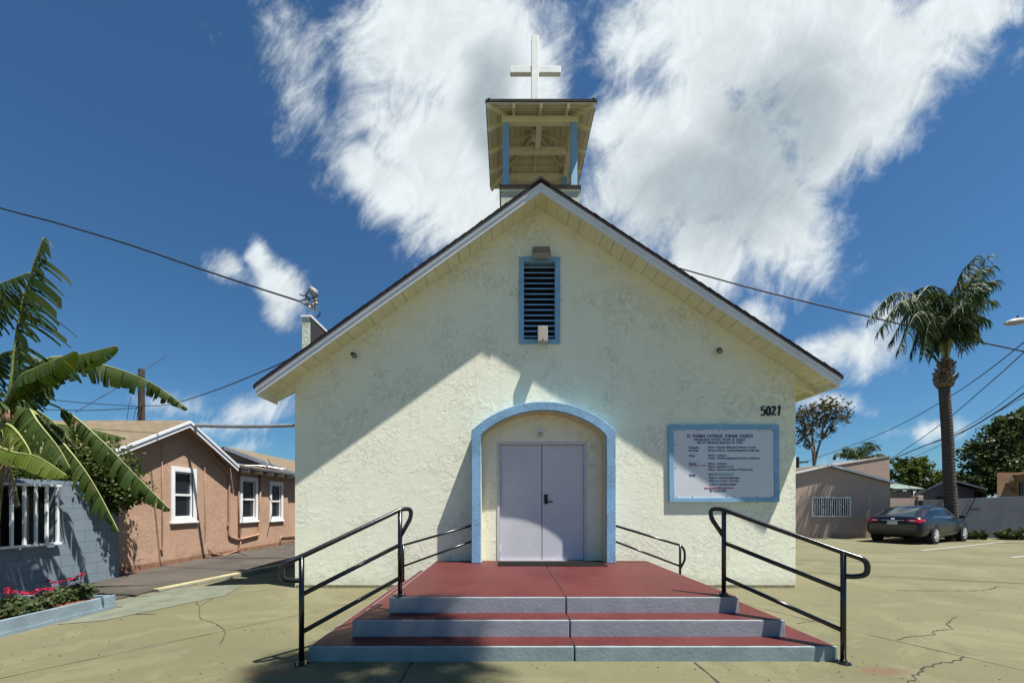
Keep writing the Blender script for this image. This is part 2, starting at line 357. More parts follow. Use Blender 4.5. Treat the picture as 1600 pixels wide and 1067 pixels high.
M_mulch = mat('red_bark_mulch', (.12, .045, .022), .95, .5, 16, .03, 30)
M_wroof = mat('white_window_paint', (.68, .70, .72), .5, .06)
M_glass = NT('dark_window_glass').done((.012, .016, .02), .06, None, 0, .6)
M_pole = mat('creosote_wood', (.045, .03, .024), .9, .3, 5, .006, 30)
M_wire = mat('black_cable', (.010, .010, .012), .6)
def m_leaf(name, c, c2, tr=.35, rough=.45, vs=3, isl=.7):
    rough = min(.65, rough+.12)
    t = NT(name); n = t.noise(vs, 3, .6); oi = t.N.new('ShaderNodeObjectInfo')
    gi = t.N.new('ShaderNodeNewGeometry'); f = t.M('ADD', t.M('MULTIPLY', gi.outputs['Random Per Island'], isl), t.M('MULTIPLY', n, .5))
    col = t.mix(t.ss(f, .15, 1.0), c, c2)
    if 'banana' in name:      # browned, wind-burnt patches
        col = t.mix(t.ss(t.noise(7, 5, .7), .58, .68, 0, .8), col, (.085, .055, .022))
    t.done(col, rough, None, 0, .22)
    tl = t.N.new('ShaderNodeBsdfTranslucent'); t.L.new(t.mix(1.0, col, (1.5, 1.6, .5, 1), 'MULTIPLY'), tl.inputs[0])
    ms = t.N.new('ShaderNodeMixShader'); ms.inputs[0].default_value = tr; t.L.new(t.b.outputs[0], ms.inputs[1]); t.L.new(tl.outputs[0], ms.inputs[2]); t.L.new(ms.outputs[0], t.out.inputs[0])
    return t.mat
M_banana = m_leaf('banana_leaf', (.026, .050, .009), (.085, .112, .018), .30, .42, 2.2, .22)
M_bananay = m_leaf('banana_leaf_yellow', (.07, .10, .013), (.13, .15, .025), .4, .4, 3, .2)
M_rib = mat('banana_midrib', (.20, .23, .07), .5)
M_dry = mat('dry_brown_sheath', (.16, .10, .065), .9, .4, 12)
M_bush = m_leaf('bush_leaf', (.022, .040, .010), (.085, .11, .025), .2, .35)
M_palm = m_leaf('palm_leaflet', (.016, .031, .011), (.050, .072, .024), .18, .42)
M_tree = m_leaf('tree_leaf', (.012, .024, .008), (.060, .082, .018), .2, .4)
M_treel = m_leaf('light_tree_leaf', (.028, .052, .012), (.09, .115, .025), .25, .4)
M_olive = m_leaf('olive_brown_leaf', (.045, .04, .018), (.10, .085, .035), .15, .5)
M_ger = m_leaf('geranium_leaf', (.02, .038, .012), (.06, .08, .027), .2, .5)
M_flower = m_leaf('magenta_petals', (.22, .006, .020), (.36, .018, .055), .2, .5)
def m_trunk():
    t = NT('ringed_palm_trunk'); sp = t.N.new('ShaderNodeSeparateXYZ'); t.L.new(t.tc.outputs['Object'], sp.inputs[0])
    w = t.M('SINE', t.M('ADD', t.M('MULTIPLY', sp.outputs[2], 44), t.M('MULTIPLY', t.noise(2.5, 4), 11)))
    col = t.mix(t.ss(w, -.6, .6), (.060, .052, .047), (.085, .075, .067)); col = t.mix(t.ss(t.noise(14, 4), .5, .8, 0, .6), col, (.04, .035, .03))
    return t.done(col, .95, t.bump(w, .004), 0, .2)
M_trunk = m_trunk()
M_bark = mat('grey_bark', (.13, .10, .08), .9, .3, 8, .01, 20)
# ------------------------------------------------------------------ ground
def sheet(name, pts, z, m, kind='structure'):
    mb = MB(); mb.add([(x, y, z) for (x, y) in pts], [list(range(len(pts)))])
    return tag(mb.build(name, m, fix=False), kind=kind)
sheet('far_ground', [(-2500, -2500), (2500, -2500), (2500, 2500), (-2500, 2500)], -.02, M_farg)
sheet('concrete_lot', [(-30, -14), (45, -14), (45, 34), (-30, 34)], 0, M_ground)
def crack(pts, w, jag, seed, n=14, jit=.0):
    r = random.Random(seed); pp = spline([(x, y, 0) for x, y in pts], n) if len(pts) > 2 else [Vector((pts[0][0], pts[0][1], 0)).lerp(Vector((pts[1][0], pts[1][1], 0)), k/40) for k in range(41)]
    vs = []
    for i, p in enumerate(pp):
        t = (pp[min(i+1, len(pp)-1)]-pp[max(i-1, 0)]).normalized(); a = Vector((-t.y, t.x, 0)); p = p+a*r.uniform(-jag, jag)
        ww = w*r.uniform(.35, 1.3)/2; vs += [p-a*ww+Vector((0, 0, .004)), p+a*ww+Vector((0, 0, .004))]
    return vs, [(2*i, 2*i+2, 2*i+3, 2*i+1) for i in range(len(pp)-1)]
jm = MB()
for i, (pts, w, jag) in enumerate([
    ([(-6, 2.3), (-4.26, 3.44)], .010, .004), ([(-4.26, 3.44), (-2.8, 5.4), (-1.9, 6.7)], .010, .012), ([(-.88, 3.78), (-.86, -2)], .022, .004),
    ([(1.74, 3.80), (1.74, -2)], .022, .004), ([(3.3, 6.6), (4.0, 4.78), (4.9, 2.9)], .012, .003), ([(5.2, 9.6), (12, 6.6), (20, 3)], .030, .006),
    ([(5.2, 11.5), (16, 9.2), (26, 7.2)], .022, .01), ([(5.2, 9.45), (11, 6.9), (16, 4.9)], .02, .03), ([(5.2, 13.4), (14, 12.6), (26, 12)], .02, .02)]):
    v, f = crack(pts, w, jag, i); jm.add(v, f)
tag(jm.build('pavement_joints', M_crack, fix=False), kind='structure')
cm = MB()
def gp(px, py): return (PX(px, F*H/(py-CY)), F*H/(py-CY))
for i, (pp, w) in enumerate([([(1495, 962), (1480, 975), (1487, 982), (1462, 985), (1455, 992), (1420, 995), (1403, 1000)], .012),
                             ([(1510, 1027), (1480, 1034), (1440, 1045), (1425, 1062), (1400, 1080)], .016), ([(1590, 917), (1560, 916), (1535, 922), (1470, 923), (1400, 922)], .02),
                             ([(300, 930), (312, 950), (312, 965), (340, 975), (352, 990), (345, 1005)], .010), ([(380, 900), (365, 915), (340, 930), (312, 948)], .008),
                             ([(1245, 974), (1290, 968), (1320, 972)], .006), ([(190, 948), (230, 940), (290, 940)], .03), ([(170, 962), (200, 958), (240, 960)], .03)]):
    v, f = crack([gp(*q) for q in pp], w, w*1.3, 50+i, 8); cm.add(v, f)
tag(cm.build('pavement_cracks', M_crack, fix=False), kind='structure')
lm = MB()
def gline(a, b, w=.1):
    a = Vector(gp(*a)+(0,)); b = Vector(gp(*b)+(0,)); t = (b-a).normalized(); n = Vector((-t.y, t.x, 0))*w/2; z = Vector((0, 0, .008))
    lm.add([a-n+z, b-n+z, b+n+z, a+n+z], [(0, 1, 2, 3)])
gline((1440, 860), (1571, 846.3), .12); gline((1580, 871), (1700, 860), .12); gline((1285, 843.5), (1340, 849.5), .10)
tag(lm.build('parking_lines', M_line, fix=False), kind='structure')
gt = MB(); rg_ = random.Random(77)
for k in range(900):
    Y = 3.0+12*rg_.random()**1.6; X = rg_.uniform(-1.25, 1.3)*Y
    if -1.95 < X < 3.2 and Y > 3.75 or (X > -3.9 and X < 5.2 and Y > 7.1) or X < -5.5: continue
    s = rg_.uniform(.003, .009)*(1+Y*.06); a = rg_.uniform(0, 3.14); gt.add([(X+math.cos(a+g)*s*q, Y+math.sin(a+g)*s*q, z) for g, q, z in ((0, 1, .002), (1.7, .7, .002), (3.1, 1.2, .002), (4.6, .8, .002), (0, 0, .002+s*.7))], [(0, 1, 4), (1, 2, 4), (2, 3, 4), (3, 0, 4)], 0 if rg_.random() < .7 else 1)
tag(gt.build('grit', [M_crack, mat('pale_grit', (.20, .19, .15), .9)], fix=False), kind='stuff')
# alley and kerb on the left
KA, KB, KC = Vector((-5.93, 6.9, 0)), Vector((-5.10, 9.9, 0)), Vector((-3.98, 14, 0)); KD = Vector((-3.95, 32, 0))
am = MB(); am.add([(-7.78, 5.9, .006), (-6.05, 5.95, .006), (-5.97, 6.9, .03), (-5.15, 9.9, .10), (-4.05, 14, .10), (-4.0, 32, .10), (-7.9, 32, .10), (-7.9, 6.9, .03), (-7.9, 9.9, .10)],
                  [(0, 1, 2, 7), (2, 3, 8, 7), (3, 4, 5, 6, 8)])
am.add([(-6.05, 5.95, .006), (-5.97, 6.9, .03), (-5.97, 6.9, -.02), (-6.05, 5.95, -.02)], [(0, 1, 2, 3)])
tag(am.build('alley', M_asph, fix=False), kind='structure')
kb = MB(); ky = MB()
ks = [KA, KB, KC, KD]
for i in range(3):
    a, b = ks[i], ks[i+1]; t = (b-a).normalized(); n = Vector((t.y, -t.x, 0))
    a2 = a-n*.06; b2 = b-n*.06
    for (mb, z0, z1, w0, w1) in ((kb, -.01, .105, -.05, .10), (ky, .105, .118, -.05, .085)):
        h = .02 if i == 0 else z1
        vs = [a+n*w0, a+n*w1, b+n*w1, b+n*w0]; zt0 = z1 if i or mb is ky else z1
        lo_ = .065 if i == 0 else 0       # the kerb sinks away toward the drive
        zz = [lo_, lo_, 0, 0]
        mb.add([p+Vector((0, 0, max(z0-q, -.02))) for p, q in zip(vs, zz)]+[p+Vector((0, 0, z1-q)) for p, q in zip(vs, zz)], [(0, 3, 2, 1), (4, 5, 6, 7), (0, 1, 5, 4), (1, 2, 6, 5), (2, 3, 7, 6), (3, 0, 4, 7)])
tag(kb.build('kerb', M_kerb, bevel=.012), kind='structure'); tag(ky.build('kerb_paint', M_kerby, bevel=.005), kind='structure')
sheet('apron_patch', [(-5.5, 5.0), (-5.1, 5.15), (-4.55, 6.6), (-4.85, 7.6), (-5.75, 7.2), (-6.0, 5.9), (-5.5, 5.88)], .006, M_apron)
# ------------------------------------------------------------------ church
YW = 7.25; YO = 6.775
XL, XR = -3.75, 5.11
RX = PX(845, YO); RZ = P(845, 282, YO).z
TL = P(400, 600, YO); TR = P(1313, 586, YO)
sl = (RZ-TL.z)/(RX-TL.x); sr = (RZ-TR.z)/(TR.x-RX)
def roofz(x): return RZ-(RX-x)*sl if x < RX else RZ-(x-RX)*sr
church = thing('church', 'cream stucco chapel with steep gable, blue arched entrance and open bell tower', 'church', (.68, YW, 0))
SOF = .10
ZD = .48; AXL, AXR = -.44, 1.667            # arch opening
pts = [(XL, 0), (AXL-.02, 0), (AXL-.02, 3.0)]
# front wall with door recess: built from panels round the doorway
fw = MB()
YB = 7.5
DL, DR, DT = PX(780, 7.3), PX(913, 7.3), P(0, 694, 7.3).z
VL, VR, VT, VB = PX(818, YW), PX(868, YW), P(0, 410, YW).z, P(0, 531, YW).z
def wallpoly(pts): fw.prism([(x, YW, z) for (x, z) in pts], (0, YB-YW, 0))
top = lambda x: roofz(x)-SOF
wallpoly([(XL, -.05), (DL, -.05), (DL, DT), (VL, DT), (VL, top(VL)), (XL, top(XL))][:2]+[(DL, DT), (VL, DT), (VL, top(VL)), (XL, top(XL))])
wallpoly([(DR, -.05), (XR, -.05), (XR, top(XR)), (VR, top(VR)), (VR, DT), (DR, DT)])
wallpoly([(VL, DT), (VR, DT), (VR, VB), (VL, VB)])
wallpoly([(VL, VT), (VR, VT), (VR, top(VR)), (RX, top(RX)), (VL, top(VL))])
front = fw.build('front_wall', M_stucco, church)
sw = MB(); YE = 22
sw.box(XL, XL+.2, YB, YE, -.05, 3.6); sw.box(XR-.2, XR, YB, YE, -.05, top(XR)); sw.box(XL+.2, XR-.2, YE-.2, YE, -.05, 3.4)
sw.prism([(XL+.2, YE-.2, 3.4), (XR-.2, YE-.2, 3.4), (XR-.2, YE-.2, top(XR-.2)), (RX, YE-.2, top(RX)), (XL+.2, YE-.2, top(XL+.2))], (0, .2, 0))
sw.build('side_wall', M_stucco, church)
M_scr = mat('dirty_screed', (.20, .19, .12), .9, .3, 9)
MB().box(XL+.02, AXL-.1, YW-.012, YW, .0, .055).build('weep_screed', M_scr, church)
wf = MB(); wf.box(AXR+.1, XR-.02, YW-.012, YW, 0, .055)
wf.build('weep_screed', M_scr, church)
# roof
YR = 22.4
def slope(x0, x1, ya, yb, dz0, dz1, mb):
    mb.prism([(x0, ya, roofz(x0)-dz0), (x1, ya, roofz(x1)-dz0), (x1, ya, roofz(x1)-dz1), (x0, ya, roofz(x0)-dz1)], (0, yb-ya, 0))
rb = MB()
slope(RX, TR.x+.03, YO-.03, YR, -.0, .05, rb)
slope(TL.x-.03, RX, YO-.03, YB, 0, .05, rb); slope(XL+.32, RX, YB, YR, 0, .05, rb)
# shingle butts along the rake + ridge caps
r = random.Random(3)
for (xa, xb, n) in ((TL.x, RX, 34), (RX, TR.x, 34)):
    for k in range(n):
        x0 = xa+(xb-xa)*k/n; x1 = xa+(xb-xa)*(k+1)/n; d = r.uniform(.006, .022)
        rb.prism([(x0, YO-.035, roofz(x0+.001)-.0), (x1, YO-.035, roofz(x1-.001)+0), (x1, YO-.035, roofz(x1-.001)+(d if xa < RX-1 else .002)), (x0, YO-.035, roofz(x0+.001)+(.002 if xa < RX-1 else d))], (0, .4, 0))
yy = YO-.05
while yy < 7.5:
    rb.prism([(RX-.16, yy, roofz(RX-.16)+.0), (RX, yy, RZ-.01), (RX+.16, yy, roofz(RX+.16)), (RX+.16, yy, roofz(RX+.16)+.025), (RX, yy, RZ+.035), (RX-.16, yy, roofz(RX-.16)+.025)], (0, .3, .0)); yy += .33
roof = rb.build('roof', M_shdark, church)
fb = MB()
for (a, b) in ((TL.x, RX), (RX, TR.x)):
    fb.prism([(a, YO, roofz(a+.0001 if a == RX else a)-.05), (b, YO, roofz(b)-.05), (b, YO, roofz(b)-.185), (a, YO, roofz(a)-.185)], (0, .03, 0))
    fb.prism([(a, YO-.018, roofz(a)-.052), (b, YO-.018, roofz(b)-.052), (b, YO-.018, roofz(b)-.105), (a, YO-.018, roofz(a)-.105)], (0, .017, 0))
fb.build('rake_fascia', M_white, roof)
sb = MB()
slope(XR+.0, TR.x-.03, YO+.03, YR, .052, SOF, sb); slope(RX, XR, YO+.03, YW-.002, .052, SOF, sb)
slope(TL.x+.03, RX, YO+.03, YW-.002, .052, SOF, sb)
sb.build('soffit', M_soffit, roof)
eb = MB()
eb.prism([(TR.x-.03, YO+.031, roofz(TR.x)-.052), (TR.x, YO+.031, roofz(TR.x)-.052), (TR.x, YO+.031, roofz(TR.x)-.19), (TR.x-.03, YO+.031, roofz(TR.x)-.19)], (0, YR-YO-.05, 0)); eb.build('eave_board', M_cream, roof); eb = MB()
eb.prism([(TL.x+.03, YO+.031, roofz(TL.x)-.052), (TL.x, YO+.031, roofz(TL.x)-.052), (TL.x, YO+.031, roofz(TL.x)-.19), (TL.x+.03, YO+.031, roofz(TL.x)-.19)], (0, .56, 0)); eb.build('eave_board', M_cream, roof)
for yy in [YW+.02]+[YW+.02+.6*k for k in range(1, 24)]:
    a, b = XR+.002, TR.x-.032; eb = MB()
    eb.prism([(a, yy, roofz(a)-SOF-.002), (b, yy, roofz(b)-SOF-.002), (b, yy, roofz(b)-.20), (a, yy, roofz(a)-.27)], (0, .05, 0)); eb.build('rafter', M_cream, roof)
a, b = TL.x+.032, XL-.002; eb = MB()
eb.prism([(a, YW+.0, roofz(a)-.056), (b, YW+.0, roofz(b)-.056), (b, YW+.0, roofz(b)-.27), (a, YW, roofz(a)-.20)], (0, .06, 0))
eb.build('rafter', M_cream, roof)
# parapet on the left flank
pb = MB(); pb.box(XL-.004, XL+.14, YB+.004, 15, 3.3, 4.90); pp_ = pb.build('parapet', mat('white_parapet_stucco', (.50, .54, .47), .9, .15, 5, .01, 25), church, label='white parapet wall rising behind the left roof slope')
MB().box(XL+.141, XL+.155, YB+.02, 15, 3.3, 4.86).build('flashing', mat('black_roofing_felt', (.02, .022, .024), .85, .2, 5, .004, 30), pp_)
MB().box(XL-.02, XL+.17, YB-.015, 15, 4.90, 4.94).build('coping', M_white, pp_)
# ---- portal
YA = 6.92
zs_o, zt_o = P(0, 672, YA).z, P(0, 627.5, YA).z
zs_i, zt_i = P(0, 683, YA).z, P(0, 641, YA).z
OXL, OXR = PX(737, YA), PX(962, YA); IXL, IXR = PX(751.5, YA), PX(947.5, YA)
NA = 28
def arch(xl, xr, zs, zt, z0, blend=1.0):
    c = (xl+xr)/2; hw = (xr-xl)/2; rise = zt-zs; out = [(xl, z0)]
    for k in range(NA+1):
        g = math.pi*k/NA; x = c-hw*math.cos(g); s_ = math.sin(g)
        t_ = 1-((x-c)/hw)**2; z = zs+rise*(.62*t_+.38*math.sqrt(max(0, t_)))
        out.append((x, z))
    return out+[(xr, z0)]
def arch_o(xl, xr, zs, zt, z0):
    c = (xl+xr)/2; hw = (xr-xl)/2; R_ = (hw*hw+(zt-zs)**2)/(2*(zt-zs)); zc = zt-R_; out = [(xl, z0)]
    for k in range(NA+1):
        x = xl+(xr-xl)*k/NA; out.append((x, zc+math.sqrt(max(0, R_*R_-(x-c)**2))))
    return out+[(xr, z0)]
oo = arch_o(OXL, OXR, zs_o, zt_o, ZD); ii = arch(IXL, IXR, zs_i, zt_i, ZD)
# re-sample inner so that both have matched counts
def strip(mb, A, B, Y0, dy):
    n = len(A)
    for k in range(n-1):
        a, b, c, d = A[k], A[k+1], B[k+1], B[k]
        mb.prism([(a[0], Y0, a[1]), (b[0], Y0, b[1]), (c[0], Y0, c[1]), (d[0], Y0, d[1])], (0, dy, 0))
def ringmesh(A, B, Y0, Y1):
    mb = MB(); n = len(A)
    vs = [(x, Y0, z) for x, z in A]+[(x, Y0, z) for x, z in B]+[(x, Y1, z) for x, z in A]+[(x, Y1, z) for x, z in B]; fs = []
    for k in range(n-1):
        fs += [(k, k+1, n+k+1, n+k), (2*n+k, 3*n+k, 3*n+k+1, 2*n+k+1), (k, 2*n+k, 2*n+k+1, k+1), (n+k, n+k+1, 3*n+k+1, 3*n+k)]
    fs += [(0, n, 3*n, 2*n), (n-1, 3*n-1, 4*n-1, 2*n-1)]
    return mb.add(vs, fs)
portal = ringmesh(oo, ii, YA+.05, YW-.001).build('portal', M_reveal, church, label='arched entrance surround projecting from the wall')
o2 = [(x, z) for x, z in arch_o(OXL-.004, OXR+.004, zs_o, zt_o+.004, ZD-.0)]; i2 = arch(IXL-.004, IXR+.004, zs_i, zt_i, ZD)
ringmesh(o2, i2, YA, YA+.05).build('arch_trim', M_bluest, portal, bevel=.01)
o3 = [(x, z) for x, z in arch_o(OXL-.003, OXR+.003, zs_o, zt_o+.003, ZD)]
sd = MB(); n = len(o3)
sd.add([(x, YA+.05, z) for x, z in o3]+[(x, YW-.002, z) for x, z in o3]+[(x*1, YA+.05, z-.002) for x, z in o3]+[(x, YW-.002, z-.002) for x, z in o3],
       [(k, k+1, n+k+1, n+k) for k in range(n-1)])
sd.build('arch_outer_face', M_bluest, portal, fix=False)
# door wall (cream) in the wall plane behind the arch
dw = MB(); yd = YW+.05
bk = MB(); bk.box(IXL+.002, DL-.05, YW-.006, YW-.001, ZD, 3.06) if False else None
dw.box(DL, DR, yd+.10, yd+.2, ZD-.1, DT)
dw.build('door_backing', M_dark, church)
fr = MB(); fr.ring([(DL-.035, yd-.062, ZD), (DR+.035, yd-.062, ZD), (DR+.035, yd-.062, DT+.035), (DL-.035, yd-.062, DT+.035)],
                   [(DL+.012, yd-.062, ZD+.002), (DR-.012, yd-.062, ZD+.002), (DR-.012, yd-.062, DT-.012), (DL+.012, yd-.062, DT-.012)], (0, .10, 0))
fr.build('door_frame', M_doorf, church, bevel=.004)
DM = PX(846.5, 7.3)
for k, (a, b) in enumerate(((DL+.016, DM-.006), (DM+.006, DR-.016))):
    d = MB().box(a, b, yd-.02, yd+.03, ZD+.012, DT-.017).build('door', M_door, church, bevel=.004)
    hx = a+.004 if k == 0 else b-.004
    for hz in (ZD+.22, ZD+1.05, ZD+1.82):
        MB().tube([(hx, yd-.028, hz-.06), (hx, yd-.028, hz+.06)], .011, 8).build('hinge', M_doorf, d)
    if k == 1:
        MB().box(P(850.5, 0, 7.25).x, P(856, 0, 7.25).x, yd-.035, yd-.021, P(0, 787, 7.25).z, P(0, 772, 7.25).z).build('lock_plate', M_bronze, d, bevel=.004)
        hh = MB(); zz = P(0, 783.5, 7.25).z; xx = P(853, 0, 7.25).x
        hh.tube([(xx, yd-.03, zz), (xx, yd-.085, zz)], .013, 10); hh.tube([(xx, yd-.085, zz), (xx+.115, yd-.085, zz)], .012, 10)
        hh.build('handle', M_bronze, d, smooth=True)
# louvre
v0, v1, w0, w1 = PX(811, YW), PX(875, YW), P(0, 538, YW).z, P(0, 402.5, YW).z
lf = MB(); lf.ring([(v0, YW-.03, w0), (v1, YW-.03, w0), (v1, YW-.03, w1), (v0, YW-.03, w1)], [(VL+.006, YW-.03, VB+.004), (VR-.012, YW-.03, VB+.004), (VR-.012, YW-.03, VT-.004), (VL+.006, YW-.03, VT-.004)], (0, .14, 0))
louvre = lf.build('louvre_vent', M_blue, church, bevel=.004, label='tall blue framed louvre vent in the gable')
MB().box(VL, VR, YW+.18, YW+.2, VB, VT).build('vent_backing', M_dark, louvre)
sm = MB(); ns = 14
for k in range(ns):
    z = VT-.03-(VT-VB-.05)*(k+.5)/ns
    sm.add([(VL+.008, YW+.0, z-.022), (VR-.014, YW+.0, z-.022), (VR-.014, YW+.09, z+.04), (VL+.008, YW+.09, z+.04), (VL+.008, YW+.0, z-.006), (VR-.014, YW+.0, z-.006), (VR-.014, YW+.09, z+.052), (VL+.008, YW+.09, z+.052)],
           [(0, 3, 2, 1), (4, 5, 6, 7), (0, 1, 5, 4), (1, 2, 6, 5), (2, 3, 7, 6), (3, 0, 4, 7)])
sm.build('slats', M_blue, louvre)
# ---- bell tower
TY0, TY1 = 7.55, 8.99; TX0, TX1 = PX(783, TY0), PX(905, TY0); TZ = P(0, 291, TY0).z
EZ = P(0, 161, 7.28).z; EX0, EX1 = PX(760, 7.28), PX(931.5, 7.28); EY0, EY1 = 7.28, 9.25
tc_ = Vector(((EX0+EX1)/2, (EY0+EY1)/2, 0)); AZ = EZ+.46
tb = MB(); tb.box(TX0, TX1, TY0, TY1, 5.9, TZ-.06)
tower = tb.build('bell_tower', M_creamd, church, label='open square bell tower on the ridge with hipped roof')
MB().box(TX0-.012, TX1+.012, TY0-.012, TY1+.012, TZ-.11, TZ-.06).build('tower_rim_board', M_cream, tower)
t0 = MB(); t0.box(TX0-.03, TX1+.03, TY0-.03, TY1+.03, TZ-.06, TZ); t0.build('tower_deck', M_shdark, tower)
pw = .115
for (x, y) in ((TX0+.03, TY0+.03), (TX1-.03-pw, TY0+.03), (TX0+.03, TY1-.03-pw), (TX1-.03-pw, TY1-.03-pw)):
    MB().box(x, x+pw, y, y+pw, TZ, EZ-.06).build('post', M_blue, tower, bevel=.005)
pl = MB(); zp0, zp1 = EZ-.06, EZ+.05
pl.box(TX0+.01, TX1-.01, TY0+.02, TY0+.12, zp0, zp1); pl.box(TX0+.01, TX1-.01, TY1-.12, TY1-.02, zp0, zp1)
pl.box(TX0+.02, TX0+.12, TY0+.121, TY1-.121, zp0, zp1); pl.box(TX1-.12, TX1-.02, TY0+.121, TY1-.121, zp0, zp1)
pl.box(TX0+.121, TX1-.121, tc_.y-.045, tc_.y+.045, zp0+.01, zp1); pl.box(tc_.x-.05, tc_.x+.05, TY0+.121, tc_.y-.046, zp0+.015, zp1)
pl.build('top_plate', M_cream, tower, bevel=.004)
def hipz(x, y):
    d = max(abs(x-tc_.x)/((EX1-EX0)/2), abs(y-tc_.y)/((EY1-EY0)/2)); return AZ-(AZ-EZ)*d
ra = MB()
def rft(x, y, x2, y2): ra.beam((x, y, hipz(x, y)-.045), (x2, y2, hipz(x2, y2)-.045), .045, .07)
for k in (-.5, 0, .5):
    dx = (EX1-EX0)/2*k; dy = (EY1-EY0)/2*k; e = abs(k)
    hx, hy = (EX1-EX0)/2, (EY1-EY0)/2
    for s in (-1, 1):
        rft(tc_.x+dx, tc_.y+s*hy*.99, tc_.x+dx, tc_.y+s*hy*max(e, .06)); rft(tc_.x+s*hx*.99, tc_.y+dy, tc_.x+s*hx*max(e, .06), tc_.y+dy)
for sx in (-1, 1):
    for sy in (-1, 1): rft(tc_.x+sx*(EX1-EX0)/2*.985, tc_.y+sy*(EY1-EY0)/2*.985, tc_.x+sx*.04, tc_.y+sy*.04)
ra.build('rafters', M_cream, tower)
hd = MB(); C4 = [(EX0, EY0), (EX1, EY0), (EX1, EY1), (EX0, EY1)]
def pyramid(mb, off, g, th):
    cs = [(tc_.x+(x-tc_.x)*(1+g), tc_.y+(y-tc_.y)*(1+g), EZ+off) for x, y in C4]; ap = (tc_.x, tc_.y, AZ+off)
    cs2 = [(x, y, z+th) for x, y, z in cs]; ap2 = (tc_.x, tc_.y, AZ+off+th)
    mb.add(cs+[ap]+cs2+[ap2], [(0, 1, 4), (1, 2, 4), (2, 3, 4), (3, 0, 4), (5, 6, 9), (6, 7, 9), (7, 8, 9), (8, 5, 9), (0, 1, 6, 5), (1, 2, 7, 6), (2, 3, 8, 7), (3, 0, 5, 8)])
pyramid(hd, -.008, 0, .018)
t = NT('cream_tower_sheathing'); sp_ = t.N.new('ShaderNodeSeparateXYZ'); t.L.new(t.tc.outputs['Object'], sp_.inputs[0])
g_ = t.M('LESS_THAN', t.M('FRACT', t.M('MULTIPLY', sp_.outputs[2], 19)), .07)
M_sheath = t.done(t.mix(g_, (.70, .68, .52), (.20, .18, .11)), .7)
hd.build('roof_sheathing', M_sheath, tower)
hr = MB(); pyramid(hr, .012, .015, .045)
for i in range(4):
    x, y = C4[i]; x = tc_.x+(x-tc_.x)*.99; y = tc_.y+(y-tc_.y)*.99
    hr.beam((x, y, EZ+.055), (tc_.x, tc_.y, AZ+.06), .10, .025)
hr.build('tower_roof', M_shdark, tower)
cr = MB(); YC = 8.2; x0, x1 = PX(830.5, YC), PX(842, YC)
cr.box(x0, x1, YC-.0, YC+.11, AZ-.25, P(0, 55, YC).z)
ca = MB(); z1, z0 = P(0, 102, YC).z, P(0, 112.5, YC).z
ca.box(PX(797, YC), x0-.001, YC+.012, YC+.10, z0, z1); ca.box(x1+.001, PX(876.5, YC), YC+.012, YC+.10, z0, z1)
cross = cr.build('cross', M_crosswhite, church, bevel=.006, label='white wooden cross on top of the bell tower roof')
ca.build('cross_arm', M_crosswhite, cross, bevel=.006)
# ---- things fixed to the front wall
def onwall(px, py, y=YW): return P(px, py, y)
c = onwall(845, 402)
fl = thing('floodlight', 'grey rectangular floodlight above the blue louvre vent', 'floodlight', c)
T = Matrix.Translation(Vector((c.x, YW-.13, c.z)))@Matrix.Rotation(math.radians(-28), 4, 'X')@Matrix.Rotation(math.radians(-2), 4, 'Y')
def tbox(mb, T, x0, x1, y0, y1, z0, z1):
    m2 = MB().box(x0, x1, y0, y1, z0, z1); return mb.add([T@v for v in m2.v], m2.f)
tbox(MB(), T, -.155, .155, -.05, .05, -.11, .11).build('housing', M_greyw, fl, bevel=.015)
tbox(MB(), T, -.135, .135, -.058, -.051, -.09, .075).build('lens', NT('dusty_lens').done((.20, .17, .13), .15, None, 0, .5), fl)
tbox(MB(), T, -.13, .13, -.03, .05, .111, .135).build('visor', M_blackp, fl, bevel=.006)
MB().tube([(c.x, YW, c.z), (c.x, YW-.10, c.z)], .02, 8).build('bracket', M_greyw, fl)
c = onwall(846.5, 530)
sp2 = thing('speaker_box', 'small beige box fixed over the lower edge of the louvre vent', 'speaker', c)
MB().box(c.x-.085, c.x+.085, YW-.22, YW-.10, c.z-.12, c.z+.14).build('case', mat('beige_metal', (.34, .31, .26), .5), sp2, bevel=.008)
MB().tube([(c.x, YW-.222, c.z-.10), (c.x, YW-.218, c.z-.10)], .016, 10).build('knob', M_blackp, sp2)
MB().box(c.x-.03, c.x+.03, YW-.10, YW, c.z-.05, c.z+.05).build('bracket', M_greyw, sp2)
def spot(px, py, dx, lab):
    c = onwall(px, py); t = thing('spotlight', lab, 'spotlight', c, 'spotlights under the gable eaves')
    MB().lathe((c.x, YW, c.z), [(.028, 0), (.028, -.03), (.02, -.04)], 14, 'y').build('base', M_blackp, t, smooth=False)
    a = Vector((c.x, YW-.05, c.z)); d = Vector((dx, -.6, -.55)).normalized()
    MB().tube([a-d*.02, a+d*.03, a+d*.11], [.022, .035, .045], 14).build('head', M_blackp, t)
    MB().tube([a+d*.111, a+d*.113], .036, 14).build('lens', M_greyw, t)
spot(552, 554, .6, 'small black spotlight high on the wall under the left eave')
spot(1122, 547, -.25, 'small black spotlight high on the wall under the right eave')
c = P(844.5, 676, YW); dl = thing('motion_sensor', 'small white sensor light above the double doors', 'sensor light', c)
MB().box(c.x-.05, c.x+.05, YW-.10, YW-.002, c.z+.0, c.z+.05).build('housing', M_white, dl, bevel=.008)
MB().lathe((c.x, YW-.05, c.z-.06), [(.02, -.02), (.032, 0), (.032, .059)], 14).build('sensor_eye', mat('off_white_plastic', (.42, .42, .34), .4), dl, smooth=True)
